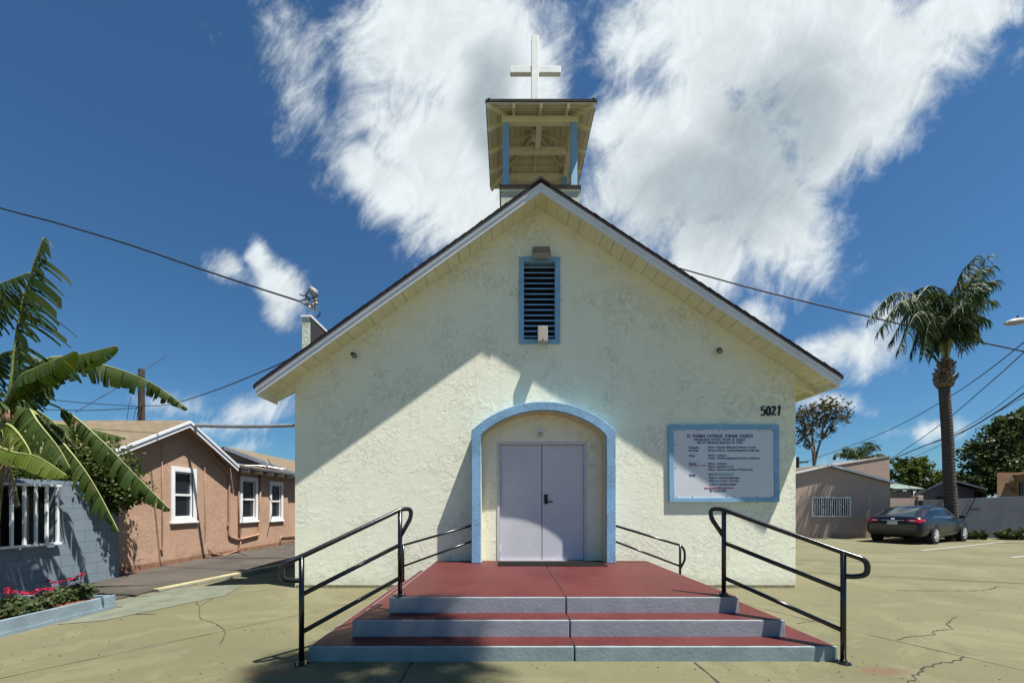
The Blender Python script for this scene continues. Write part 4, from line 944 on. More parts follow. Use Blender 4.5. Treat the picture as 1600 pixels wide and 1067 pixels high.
# ------------------------------------------------------------------ banana plant
def banana_leaf(pts, Wd, parent, m=M_banana, hang=(50, 50), torn=.5, seed=0, side=None, fwd=.35, start=.06, blades=(1, 1)):
    r = random.Random(seed); mid = spline(pts, 10); K = len(mid); Ls = [0]
    for a, b in zip(mid, mid[1:]): Ls.append(Ls[-1]+(b-a).length)
    L = Ls[-1]
    def at(s):
        s = max(0, min(1, s))*L
        for i in range(K-1):
            if Ls[i+1] >= s: q = (s-Ls[i])/max(1e-6, Ls[i+1]-Ls[i]); return mid[i].lerp(mid[i+1], q), (mid[i+1]-mid[i]).normalized()
        return mid[-1], (mid[-1]-mid[-2]).normalized()
    mb = MB()
    for sg_, hg, on in ((1, hang[0], blades[0]), (-1, hang[1], blades[1])):
        if not on: continue
        s = start
        while s < .985:
            ds = r.uniform(.008, .026) if r.random() < torn else r.uniform(.02, .06); e = min(1, s+ds); NW = 5
            jh = r.gauss(0, 11)*torn*2; fl = (r.uniform(.82, 1.08) if r.random() < .7 else r.uniform(.5, .85)) if torn > .3 else r.uniform(.97, 1.02); sub = 2
            shrink = r.uniform(.0, .22)*torn
            cols = []
            for j in range(sub+1):
                u_ = s+(e-s)*j/sub; col = []
                base, t = at(u_)
                up_ = Vector((0, 0, 1)); sd_ = (side if side is not None else t.cross(up_)); sd_ = (sd_-t*sd_.dot(t)).normalized(); dn = t.cross(sd_).normalized()
                if dn.z > 0: dn = -dn
                prof = math.sin(math.pi*min(1, max(0, (u_-start)/(1-start))*.90+.09))**.62
                w = Wd*prof*fl
                mm_ = (s+e)/2; cm_ = L*(mm_-u_)*shrink*1.6
                p = base.copy()
                for i in range(NW+1):
                    q = i/NW; ang = math.radians(min(100, hg*.55+jh*.3+(hg*.75+jh)*q))
                    if i: p = p+((sd_*sg_*math.cos(ang)+dn*math.sin(ang)).normalized()+Vector((0, 0, -.25-.85*abs(t.z)**2*q))).normalized()*(w/NW)+t*(w/NW*fwd)
                    col.append(p+t*cm_*q*q)
                cols.append(col)
            k0 = len(mb.v)
            for c in cols: mb.v += c
            for j in range(sub):
                for i in range(NW):
                    a = k0+j*(NW+1)+i; mb.f.append([a, a+1, a+NW+2, a+NW+1]); mb.m.append(0)
            s = e+(r.uniform(.001, .008) if r.random() < torn else 0)
    mb.m = [0]*len(mb.f)
    rad = [max(.006, .024*(1-i/K)) for i in range(K)]
    mb.tube(mid, rad, 6, 1)
    return mb.build('leaf', [m, M_rib], parent, smooth=True, fix=False)
bp = thing('banana_plant', 'banana plant with torn arching green leaves beside the block wall', 'banana plant', (-6.75, 5.45, .14))
st = MB(); st.tube(spline([(-6.95, 5.35, .1), (-6.86, 5.38, 1.0), (-6.78, 5.42, 1.9), (-6.70, 5.48, 2.62)], 5), [.15-.006*i for i in range(16)], 14)
st.build('pseudostem', mat('banana_stem', (.10, .10, .04), .7, .35, 5, .006, 25), bp, smooth=True)
def B(*q): return [P(a, b, c) for a, b, c in q]
vx = Vector((1, 0, 0)); vup = Vector((.3, 0, 1)); vy = Vector((0, 1, 0))
banana_leaf(B((2, 655, 5.45), (16, 605, 5.45), (22, 550, 5.5), (33, 480, 5.55), (50, 420, 5.6), (68, 371, 5.65)), .80, bp, torn=.92, seed=1, side=Vector((.9, -.45, 0)), hang=(30, 40), start=.2, fwd=.15, blades=(1, 0))
banana_leaf(B((2, 655, 5.45), (16, 605, 5.45), (22, 550, 5.5), (33, 480, 5.55), (50, 420, 5.6), (68, 371, 5.65)), .25, bp, torn=1.0, seed=21, side=Vector((.9, -.45, 0)), hang=(62, 75), start=.3, fwd=-.35, blades=(0, 1))
banana_leaf(B((-120, 520, 5.3), (-60, 476, 5.35), (0, 444, 5.4), (46, 426, 5.4)), .50, bp, torn=.9, seed=2, hang=(78, 78), fwd=.25)
banana_leaf(B((-110, 540, 5.7), (-60, 500, 5.7), (0, 476, 5.7), (36, 458, 5.7)), .42, bp, torn=.9, seed=3, hang=(78, 78), fwd=.25)
banana_leaf(B((5, 640, 5.5), (30, 585, 5.6), (75, 560, 5.8), (120, 555, 6.0), (183, 540, 6.1)), .27, bp, torn=.12, seed=4, hang=(62, 35), fwd=.2, start=.1)
banana_leaf(B((5, 645, 5.4), (30, 592, 5.3), (60, 574, 5.3), (92, 560, 5.3), (118, 548, 5.25)), .25, bp, torn=.15, seed=5, hang=(60, 40), fwd=.2)
banana_leaf(B((8, 650, 5.5), (34, 600, 5.7), (80, 573, 6.0), (140, 567, 6.3), (200, 582, 6.5), (250, 606, 6.6), (293, 638, 6.7)), .32, bp, torn=.62, seed=6, hang=(78, 82), fwd=.12, start=.16)
banana_leaf(B((6, 655, 5.5), (28, 622, 5.6), (60, 602, 5.7), (92, 596, 5.8)), .30, bp, torn=.4, seed=16, hang=(70, 72), fwd=.2)
banana_leaf(B((10, 655, 5.4), (35, 626, 5.3), (60, 660, 5.25), (92, 700, 5.2), (110, 732, 5.2)), .30, bp, torn=.5, seed=7, hang=(55, 72), fwd=.45)
banana_leaf(B((10, 655, 5.5), (45, 640, 5.5), (80, 672, 5.5), (120, 718, 5.5), (150, 762, 5.5), (186, 831, 5.45)), .22, bp, m=M_banana, torn=.6, seed=8, hang=(72, 70), fwd=.5)
banana_leaf(B((12, 650, 5.7), (50, 629, 5.9), (78, 631, 6.0), (115, 650, 6.1), (165, 694, 6.2), (212, 742, 6.25), (266, 796, 6.3)), .27, bp, torn=.6, seed=9, hang=(76, 80), fwd=.3, start=.24)
banana_leaf(B((-20, 690, 5.0), (20, 706, 5.0), (60, 714, 5.0), (104, 742, 5.0)), .22, bp, m=M_bananay, torn=.3, seed=10, hang=(45, 50), fwd=.4)
banana_leaf(B((10, 660, 6.0), (70, 660, 6.4), (130, 668, 6.8), (196, 684, 7.0)), .22, bp, torn=.7, seed=11, hang=(50, 60), fwd=.4)
banana_leaf(B((0, 650, 5.3), (-10, 620, 5.1), (-30, 640, 5.0), (-40, 700, 4.9)), .25, bp, torn=.4, seed=12)
banana_leaf(B((5, 655, 5.6), (30, 668, 5.7), (60, 700, 5.8), (80, 745, 5.8)), .30, bp, torn=.4, seed=13, hang=(45, 60))
banana_leaf(B((0, 650, 5.6), (20, 640, 5.9), (50, 650, 6.2), (95, 680, 6.5)), .28, bp, m=M_bananay, torn=.5, seed=14)
banana_leaf(B((-5, 650, 5.3), (-10, 600, 5.2), (-60, 560, 5.0), (-140, 560, 4.7)), .30, bp, torn=.5, seed=15)
banana_leaf(B((0, 660, 5.3), (6, 700, 5.2), (20, 740, 5.15), (30, 790, 5.1)), .20, bp, m=M_dry, torn=.9, seed=17, hang=(70, 80))
banana_leaf(B((0, 655, 5.6), (-14, 600, 5.7), (-6, 560, 5.8), (28, 548, 5.9), (62, 562, 6.0)), .30, bp, torn=.7, seed=31, hang=(62, 70), fwd=.25)
banana_leaf(B((4, 655, 5.7), (20, 632, 5.9), (48, 636, 6.1), (84, 660, 6.3), (112, 690, 6.4)), .26, bp, torn=.75, seed=32, hang=(70, 74), fwd=.3)
banana_leaf(B((0, 660, 5.2), (20, 668, 5.1), (44, 700, 5.05), (60, 745, 5.0)), .24, bp, m=M_bananay, torn=.7, seed=33, hang=(60, 72), fwd=.3)
dr = MB()
for k in range(5):
    a = P(8+6*k, 636+4*k, 5.3); dr.tube(spline([a, a+Vector((.03, -.02, -.12)), a+Vector((.05, -.02, -.30+.03*k))], 4), [.02, .03, .045, .05, .05, .045, .035, .02, .005], 7)
dr.build('dry_sheaths', M_dry, bp, smooth=True)
# ------------------------------------------------------------------ leafy trees and shrubs
def clouds(mb, blobs, n, size, r, asp=.55, clump=.28, per=26, flat=0):
    wts = [b[1]**2 for b in blobs]
    for _ in range(n//per):
        c, rad, sq = r.choices(blobs, wts)[0]
        d = rv(r); q = rad*(.35+.65*r.random()**.5); cc = Vector(c)+Vector((d.x*q, d.y*q, d.z*q*sq)); cr_ = rad*clump*r.uniform(.5, 1.3); nb = (d+rv(r)*.5).normalized()
        for k in range(per):
            e = rv(r)*cr_*r.random()**.4; leafquad(mb, cc+e, nb*.5+rv(r)*.9+Vector((0, 0, .4)), size*r.uniform(.6, 1.3), asp, r)
def limbs(mb, base, blobs, r0, r, k=1):
    base = Vector(base)
    for (c, rad, sq) in blobs:
        c = Vector(c); m_ = base.lerp(c, .5)+Vector((r.uniform(-.1, .1)*rad, r.uniform(-.1, .1)*rad, -.1*rad))
        pts = spline([base, m_, c, c+rv(r)*rad*.5], 4); mb.tube(pts, [r0*(1-.9*i/len(pts)) for i in range(len(pts))], 7)
def tree(name, lab, cat, base, fork, blobs, n, size, m, r0, seed, group=None, per=26, clump=.28, asp=.55, wood=M_bark):
    r = random.Random(seed); t = thing(name, lab, cat, base, group)
    tk = MB(); tk.tube([base, Vector(base).lerp(Vector(fork), .5)+Vector((.04, 0, 0)), fork], [r0*1.2, r0, r0*.85], 10); limbs(tk, fork, blobs, r0*.55, r)
    tk.build('trunk', wood, t)
    cb_ = MB(); clouds(cb_, blobs, n, size, r, asp, clump, per); cb_.build('crown', m, t, fix=False); return t
bl = []
for (px, py, Y, rr_) in ((120, 735, 7.6, .55), (165, 730, 7.7, .62), (205, 758, 7.9, .5), (150, 700, 7.8, .45), (95, 760, 7.4, .35), (180, 775, 7.8, .42), (60, 738, 7.2, .34), (225, 772, 8.0, .26), (130, 772, 7.5, .35), (20, 742, 7.0, .25)):
    bl.append((P(px, py, Y)+Vector((-.15, 0, 0)), rr_*.92, .8))
tree('bush', 'dense glossy bush spilling over the top of the block wall', 'bush', (-8.3, 7.4, 0), (-8.2, 7.5, 1.3), bl, 11000, .040, M_bush, .06, 4, per=22, clump=.34)
# right-hand side -----------------------------------------------------------
bl = [(P(px, py, Y*1.25), rr_*1.25, .85) for (px, py, Y, rr_) in ((1560, 705, 26, 1.7), (1600, 690, 26, 2.0), (1545, 740, 26, 1.4), (1640, 700, 27, 2.3), (1590, 740, 25, 1.8), (1525, 760, 25.5, .9), (1578, 665, 26, 1.0), (1620, 655, 27, 1.2), (1505, 775, 26, .6), (1680, 720, 27, 2))]
tree('dense_tree', 'large dark green dense tree at the right edge behind the orange building', 'tree', (PX(1600, 32.5), 32.5, 0), (PX(1600, 32.5), 32.5, 3), bl, 26000, .14, M_tree, .3, 11, per=30)
bl = [(P(px, py, 36), rr_, .8) for (px, py, rr_) in ((1412, 742, 1.4), (1430, 732, 1.3), (1445, 750, 1.4), (1400, 755, 1.2), (1408, 722, .7), (1460, 760, 1.0))]
tree('round_tree', 'bright green rounded tree behind the pink parapet left of the palm trunk', 'tree', (PX(1425, 36), 36, 0), (PX(1425, 36), 36, 2), bl, 6500, .12, M_treel, .2, 12)
bl = [(P(px, py, 38), rr_, .7) for (px, py, rr_) in ((1465, 752, 1.0), (1480, 748, 1.1), (1500, 755, .9), (1512, 745, .6))]
tree('low_tree', 'low bushy tree between the palm trunk and the grey gabled house', 'tree', (PX(1482, 38), 38, 0), (PX(1482, 38), 38, 2), bl, 2600, .12, M_tree, .15, 13)
bl = [(P(px, py, 28), rr_, .6) for (px, py, rr_) in ((1250, 652, .55), (1262, 645, .45), (1277, 640, .5), (1293, 634, .5), (1309, 640, .5), (1318, 652, .35), (1258, 672, .5), (1276, 662, .45), (1295, 655, .45), (1300, 672, .22), (1250, 690, .35), (1285, 682, .3), (1268, 690, .25), (1262, 697, .2))]
def thin_tree():
    r = random.Random(14); base = P(1273, 728, 28); base.z = 0; t = thing('sparse_tree', 'slender tree with sparse brownish leaves behind the pink building', 'tree', base)
    tk = MB(); f1 = P(1272, 728, 28)
    tk.tube([base, f1], [.12, .10], 8)
    for br in ([(1272, 728), (1270, 705), (1264, 690), (1257, 668), (1253, 650)], [(1272, 728), (1277, 705), (1284, 685), (1294, 668), (1308, 648)], [(1272, 722), (1272, 700), (1269, 680), (1271, 655), (1276, 640)], [(1284, 685), (1286, 665), (1290, 640)], [(1264, 690), (1256, 682), (1250, 672)], [(1294, 668), (1303, 664), (1315, 655)], [(1270, 700), (1262, 697), (1254, 694)], [(1284, 686), (1292, 680), (1300, 672)], [(1269, 680), (1262, 665), (1262, 645)]):
        pts = spline([P(a, b, 28+r.uniform(-.3, .3)) if i else P(a, b, 28) for i, (a, b) in enumerate(br)], 4); tk.tube(pts, [.085*(1-.85*i/len(pts)) for i in range(len(pts))], 6)
    tk.build('trunk', M_bark, t); cb_ = MB(); clouds(cb_, bl, 2300, .095, r, .6, 1.15, 6); cb_.build('crown', M_olive, t, fix=False)
thin_tree()
def shrub(px, py, Y, rad, n, lab, seed):
    c = P(px, py, Y); c.z = rad*.5; r = random.Random(seed); t = thing('shrub', lab, 'shrub', (c.x, c.y, 0), 'shrubs along the grey wall'); cb_ = MB()
    clouds(cb_, [(c, rad*.8, .7), (c+Vector((rad*.6, 0, -.05)), rad*.6, .6), (c+Vector((-rad*.6, 0, -.05)), rad*.55, .6)], n, .05, r)
    for k in range(5): cb_.tube([(c.x, c.y, 0), c+rv(r)*rad*.4], .012, 5)
    cb_.build('foliage', M_tree, t, fix=False)
shrub(1524, 835, 17.7, .42, 1500, 'dark low shrub at the wall just in front of the parked car', 1)
shrub(1576, 835, 17.6, .45, 2000, 'wide dark shrub at the foot of the grey wall', 2)
shrub(1604, 835, 17.6, .45, 1500, 'dark shrub cut off by the right edge at the grey wall', 3)
# ------------------------------------------------------------------ palms
def frond(mb, pts, L, w, r, nl=34, droop=1.0, start=.22, vsc=1.0, wind=Vector((0, 0, 0))):
    mid = spline(pts, 7); K = len(mid); rad = [.035*(1-.85*i/K)*vsc for i in range(K)]; mb.tube(mid, rad, 5, 1)
    for i in range(nl):
        s = start+(1-start)*(i+.5)/nl; q = s*(K-1); a = int(q); p = mid[a].lerp(mid[min(a+1, K-1)], q-a); t = (mid[min(a+1, K-1)]-mid[a]).normalized() if a < K-1 else (mid[-1]-mid[-2]).normalized()
        sd_ = t.cross(Vector((0, 0, 1)));
        if sd_.length < .1: sd_ = Vector((1, 0, 0))
        sd_.normalize(); prof = math.sin(math.pi*(.15+.8*s))**.5
        for sg_ in (1, -1):
            ln = L*prof*r.uniform(.75, 1.15); d = (sd_*sg_*r.uniform(.5, 1)+t*.6+rv(r)*.25).normalized(); pp = [p]; NN = 4
            for k in range(NN):
                d = (d+Vector((0, 0, -.38*droop))+wind*.1).normalized(); pp.append(pp[-1]+d*ln/NN)
            wv_ = d.cross(sd_).normalized() if r.random() < .5 else sd_; wv_ = (wv_+rv(r)*.4).normalized()*w
            k0 = len(mb.v)
            for k, pt in enumerate(pp):
                ww = wv_*(1-.75*k/NN); mb.v += [pt-ww, pt+ww]
            for k in range(NN): mb.f.append([k0+2*k, k0+2*k+1, k0+2*k+3, k0+2*k+2]); mb.m.append(0)
YP = 17.8
def tall_palm():
    r = random.Random(8); t = thing('palm_tree', 'tall windblown palm with ringed trunk behind the parked car', 'palm tree', (PX(1487, YP), YP, 0))
    tk = MB(); pts = [P(1488, 843, YP), P(1486, 790, YP), P(1483, 740, YP), P(1481, 690, YP), P(1478, 645, YP), P(1475, 604, YP)]; pts[0].z = -.05; pts = spline(pts, 6)
    tk.tube(pts, [.235-.055*(i/len(pts))**.6 for i in range(len(pts))], 18); tk.build('trunk', M_trunk, t, smooth=True)
    bo = MB(); c = P(1477, 590, YP)
    bo.tube(spline([P(1475, 606, YP), P(1476, 598, YP), P(1477, 588, YP), P(1478, 576, YP), P(1479, 562, YP)], 3), [.22, .28, .31, .31, .28, .26, .23, .20, .17, .15, .12, .11, .09], 14)
    for k in range(70):
        g = r.uniform(0, 6.28); z = r.uniform(-.35, .7); rad = .27-.15*max(0, z/.7); p = c+Vector((math.cos(g)*rad, math.sin(g)*rad, z)); d = Vector((math.cos(g)*.6, math.sin(g)*.6, 1)).normalized()
        bo.beam(p, p+d*r.uniform(.12, .28), .13, .03, (math.cos(g), math.sin(g), 0))
    bo.build('leaf_bases', mat('husky_leaf_bases', (.13, .095, .065), .9, .5, 8, .01, 20), t)
    fr_ = [((1445, 470), (1398, 458), (1358, 498), 0), ((1450, 480), (1410, 470), (1372, 520), -1), ((1455, 490), (1425, 480), (1388, 540), 1), ((1458, 495), (1432, 490), (1404, 548), -1.2), ((1462, 505), (1442, 500), (1422, 556), .6),
           ((1466, 510), (1452, 505), (1442, 556), -1), ((1460, 470), (1440, 450), (1412, 480), 1.4), ((1466, 470), (1452, 447), (1430, 470), -.8), ((1472, 480), (1464, 455), (1446, 470), 1), ((1476, 485), (1474, 462), (1466, 462), -.6),
           ((1492, 500), (1508, 450), (1545, 398), 0), ((1493, 490), (1512, 440), (1552, 415), .7), ((1495, 500), (1518, 450), (1558, 438), -.7), ((1495, 505), (1520, 470), (1556, 470), .9), ((1494, 510), (1516, 490), (1545, 500), -.9),
           ((1492, 515), (1508, 505), (1530, 530), .8), ((1488, 480), (1500, 430), (1525, 400), -.4), ((1490, 490), (1505, 450), (1535, 420), 1.2), ((1488, 505), (1498, 480), (1518, 480), -1.3), ((1486, 515), (1494, 510), (1506, 548), .9),
           ((1470, 515), (1460, 520), (1456, 560), .9), ((1492, 500), (1510, 465), (1540, 450), -1.3), ((1485, 480), (1496, 450), (1510, 430), .3), ((1456, 475), (1426, 462), (1395, 490), .8)]
    lo = P(1478, 572, YP)
    for i, (a, b_, c_, dy) in enumerate(fr_):
        mb = MB(); frond(mb, [lo, lo.lerp(P(a[0], a[1], YP+dy*.4), .55), P(a[0], a[1], YP+dy*.5), P(b_[0], b_[1], YP+dy), P(c_[0], c_[1], YP+dy*1.3)], .98, .027, r, 66, 1.8, .3, 1, Vector((1, 0, 0)))
        mb.build('frond', [M_palm, M_rib], t, fix=False)
tall_palm()
def small_palm(lab, c, rad, seed, n=14, name='small_palm', Lf=.35, w=.02):
    r = random.Random(seed); c = Vector(c); t = thing(name, lab, 'palm tree', (c.x, c.y, 0)); MB().tube([(c.x, c.y, 0), c], .15, 10).build('trunk', M_trunk, t)
    for i in range(n):
        g = i*2.4+r.uniform(-.3, .3); el = r.uniform(.25, 1.1); d = Vector((math.cos(g)*math.cos(el), math.sin(g)*math.cos(el), math.sin(el))); q = rad*r.uniform(.8, 1.1)
        mb = MB(); frond(mb, [c, c+d*q*.4, c+d*q*.8+Vector((0, 0, -.05*q)), c+d*q*1.0+Vector((0, 0, -.32*q))], Lf, w, r, 26, .5, .15, .7); mb.build('frond', [M_palm, M_rib], t, fix=False)
small_palm('small bushy palm top showing over the pink building roof', P(1344, 719, 27), 1.5, 5, 18, Lf=.5, w=.03)
small_palm('small far palm beside the grey gabled house', P(1506, 762, 40), 1.6, 6, 12, Lf=.45, w=.03)
# the tall palm behind the viewpoint whose crown shades the left of the steps
small_palm('very tall palm in front of the church casting its crown shadow on the steps', (-1.55-SD.x/SD.z*-16.0*-1 if False else -1.55+.3825*16+.42, 3.42-.1958*16, 16.0), 1.15, 9, 20, 'shade_palm', .75, .03)
# ------------------------------------------------------------------ buildings on the right
YPK = 18.6; s_ = YPK
pk = thing('stucco_building', 'low dusty pink gabled building with a barred window', 'building', (14.6, YPK, 0))
def X1(px, Y): return PX(px, Y)
def Z1(py, Y): return H+(CY-py)*Y/F
xl, xa, xr = 11.6, X1(1294, YPK), X1(1391, YPK); zl, za_, zr = Z1(752, YPK)+.0, Z1(729, YPK), Z1(755, YPK)
wx0, wx1, wz0, wz1 = X1(1269, YPK), X1(1327, YPK), Z1(806, YPK), Z1(777.5, YPK)
pw_ = MB()
def pp2(pts): pw_.prism([(x, YPK, z) for x, z in pts], (0, .25, 0))
zt = lambda x: zl+(za_-zl)*(x-xl)/(xa-xl) if x < xa else za_+(zr-za_)*(x-xa)/(xr-xa)
pp2([(xl, 0), (wx0, 0), (wx0, zt(wx0)), (xl, zt(xl))]); pp2([(wx1, 0), (xr, 0), (xr, zr), (wx1, zt(wx1))]); pp2([(wx0, 0), (wx1, 0), (wx1, wz0), (wx0, wz0)])
pp2([(wx0, wz1), (wx1, wz1), (wx1, zt(wx1)), (xa, za_), (wx0, zt(wx0))]); pw_.box(xr-.25, xr, YPK+.25, 26, 0, zr-.02); pw_.box(xl, xl+.25, YPK+.25, 26, 0, zl-.02)
pw_.build('wall', M_pink, pk)
pr = MB(); pr.prism([(xl-.25, YPK-.12, zl-.02), (xa, YPK-.12, za_+.03), (xr+.14, YPK-.12, zr-.02), (xr+.14, YPK-.12, zr+.07), (xa, YPK-.12, za_+.12), (xl-.25, YPK-.12, zl+.07)], (0, 8, 0))
prf = pr.build('roof', M_shtan, pk)
pr = MB(); pr.prism([(xl-.25, YPK-.145, zl-.035), (xa, YPK-.145, za_+.015), (xr+.15, YPK-.145, zr-.035), (xr+.15, YPK-.145, zr+.06), (xa, YPK-.145, za_+.11), (xl-.25, YPK-.145, zl+.06)], (0, .022, 0)); pr.build('fascia', M_white, prf)
MB().box(wx0, wx1, YPK+.12, YPK+.14, wz0, wz1).build('window_glass', M_glass, pk)
gb = MB(); gb.ring([(wx0-.03, YPK-.06, wz0-.03), (wx1+.03, YPK-.06, wz0-.03), (wx1+.03, YPK-.06, wz1+.03), (wx0-.03, YPK-.06, wz1+.03)], [(wx0+.01, YPK-.06, wz0+.01), (wx1-.01, YPK-.06, wz0+.01), (wx1-.01, YPK-.06, wz1-.01), (wx0+.01, YPK-.06, wz1-.01)], (0, .055, 0))
for k in range(1, 17):
    x = wx0+(wx1-wx0)*k/17; gb.box(x-.012, x+.012, YPK-.045, YPK-.02, wz0+.012, wz1-.012)
for k in (4, 8, 12):
    x = wx0+(wx1-wx0)*(k+.5)/17
    for j in range(3):
        z = wz0+(wz1-wz0)*(.25+.25*j); gb.tube(spline([(x, YPK-.05, z-.09), (x+.05, YPK-.05, z), (x, YPK-.05, z+.09)], 3), .009, 4); gb.tube(spline([(x, YPK-.05, z-.09), (x-.05, YPK-.05, z), (x, YPK-.05, z+.09)], 3), .009, 4)
gb.build('window_bars', M_wroof, pk)
# taller parapet building behind
Y2_ = 21.5
pb2 = thing('parapet_building', 'taller pinkish flat roofed building with slanting parapet behind the pink gable', 'building', (X1(1350, Y2_), Y2_, 0))
b = MB(); b.prism([(X1(1300, Y2_), Y2_, 0), (X1(1390, Y2_), Y2_, 0), (X1(1390, Y2_), Y2_, Z1(713.5, Y2_)), (X1(1300, Y2_), Y2_, Z1(729, Y2_))], (0, 6, 0)); bb = b.build('wall', M_pink, pb2)
b = MB(); b.prism([(X1(1300, Y2_), Y2_-.03, Z1(729, Y2_)), (X1(1391, Y2_), Y2_-.03, Z1(713.5, Y2_)), (X1(1391, Y2_), Y2_-.03, Z1(712, Y2_)), (X1(1300, Y2_), Y2_-.03, Z1(727.5, Y2_))], (0, 6.06, 0)); b.build('parapet_cap', M_housegrey, pb2)
YL = 18.9
pl_ = thing('pink_wall', 'low pink stucco garden wall with end pillar left of the parked car', 'wall', (X1(1415, YL), YL, 0))
MB().box(xr+.002, X1(1432, YL), YL, YL+.2, 0, Z1(778, YL)).build('wall_panel', M_pink, pl_)
MB().box(X1(1432, YL)+.002, X1(1441, YL), YL-.06, YL+.26, 0, Z1(774, YL)).build('pillar', M_pink, pl_, bevel=.02)
YG = 23
gr = thing('shed', 'shed with pale green sloping roof behind the pink garden wall', 'shed', (X1(1412, YG), YG, 0))
MB().box(X1(1385, YG), X1(1424, YG), YG, YG+4, 0, Z1(767, YG)).build('wall', M_housegrey, gr)
b = MB(); b.prism([(X1(1388, YG), YG-.4, Z1(766, YG)), (X1(1433, YG), YG-.4, Z1(765.5, YG)), (X1(1433, YG), YG-.4, Z1(764, YG)), (X1(1388, YG), YG-.4, Z1(764, YG))], (0, .02, 0)); b.build('fascia', M_greenroof, gr)
b = MB(); x0, x1_ = X1(1388, YG), X1(1433, YG); zlo, zhi = Z1(764.5, YG), Z1(755, YG)+.3
b.add([(x0, YG-.42, zlo), (x1_, YG-.42, zlo), (X1(1418, YG), YG+2, zhi), (x0-1, YG+2, zhi), (x0, YG-.42, zlo+.04), (x1_, YG-.42, zlo+.04), (X1(1418, YG), YG+2, zhi+.04), (x0-1, YG+2, zhi+.04)], [(0, 3, 2, 1), (4, 5, 6, 7), (0, 1, 5, 4), (1, 2, 6, 5), (2, 3, 7, 6), (3, 0, 4, 7)]); b.build('roof', M_greenroof, gr)
YH = 26
gh = thing('gabled_house', 'grey stucco gabled house behind the palm trunk', 'house', (X1(1477, YH), YH, 0))
gp_ = [(X1(1424, YH), Z1(773, YH)), (X1(1475, YH), Z1(750, YH)), (X1(1530, YH), Z1(765, YH))]
b = MB(); b.prism([(gp_[0][0]+.3, YH, 0), (gp_[2][0]-.1, YH, 0), (gp_[2][0]-.1, YH, gp_[2][1]-.05), (gp_[1][0], YH, gp_[1][1]-.05), (gp_[0][0]+.3, YH, gp_[0][1]+.02)], (8, 7, 0)); b.build('wall', M_housegrey, gh)
b = MB(); b.prism([(gp_[0][0], YH-.3, gp_[0][1]-.06), (gp_[1][0], YH-.3, gp_[1][1]-.02), (gp_[2][0]+.1, YH-.3, gp_[2][1]-.02), (gp_[2][0]+.1, YH-.3, gp_[2][1]+.10), (gp_[1][0], YH-.3, gp_[1][1]+.12), (gp_[0][0], YH-.3, gp_[0][1]+.06)], (8.5, 7.5, 0)); b.build('roof', M_greyst, gh)
MB().box(X1(1522, YH), X1(1526, YH), YH-.02, YH-.001, Z1(783, YH), Z1(768, YH)).build('vent', M_dark, gh)
MB().box(X1(1462, YH), X1(1476, YH), YH-.5, YH-.02, Z1(779, YH), Z1(776.5, YH)).build('awning', M_blackp, gh)
YQ = 18.35
gw = thing('boundary_wall', 'long blue grey painted boundary wall behind the parked car', 'wall', (X1(1520, YQ), YQ, 0))
b = MB(); b.prism([(X1(1441.5, YQ), YQ, 0), (27, YQ, 0), (27, YQ, 1.96), (X1(1600, YQ), YQ, Z1(775, YQ)), (X1(1442, YQ), YQ, Z1(781.5, YQ))], (0, .2, 0)); b.build('wall_panel', M_greyst, gw)
MB().box(X1(1516, YQ), X1(1531, YQ), YQ-.012, YQ-.001, Z1(794.5, YQ), Z1(792.5, YQ)).build('rusty_slot', mat('rust', (.10, .045, .025), .9, .3), gw)
YO2 = 21.5
oh = thing('orange_building', 'orange stucco building with flat overhanging eave at the right edge', 'building', (X1(1590, YO2), YO2, 0))
MB().prism([(X1(1558, YO2), YO2, 0), (40, YO2, 0), (44, YO2+6, 0), (X1(1558, YO2+6)+.3, YO2+6, 0)], (0, 0, Z1(738, YO2))).build('wall', M_ochre, oh)
b = MB(); b.prism([(X1(1552, YO2), YO2-.9, Z1(744, YO2)), (X1(1601, YO2), YO2-.9, Z1(738, YO2)), (41, YO2-.9, Z1(720, YO2)), (41, YO2-.9, Z1(716, YO2)), (X1(1601, YO2), YO2-.9, Z1(734.5, YO2)), (X1(1552, YO2), YO2-.9, Z1(741, YO2))], (7.5, 6.3, 0)); b.build('roof', M_ochre, oh)
MB().beam((X1(1564, YO2), YO2-.6, Z1(746, YO2)), (X1(1586, YO2), YO2-.02, Z1(768, YO2)), .1, .1).build('brace', M_dry, oh)
MB().box(X1(1574, YO2), X1(1579, YO2), YO2-.25, YO2-.05, Z1(751, YO2), Z1(746.5, YO2)).build('eave_lamp', M_wroof, oh)
w_ = MB().box(X1(1592, YO2), X1(1625, YO2), YO2-.03, YO2-.001, Z1(790, YO2), Z1(753, YO2)).build('window', M_glass, oh)
b = MB()
for k in range(12): x = X1(1592, YO2)+.05+k*.1; b.box(x, x+.02, YO2-.06, YO2-.035, Z1(790, YO2), Z1(753, YO2))
b.build('bars', M_greyw, w_)
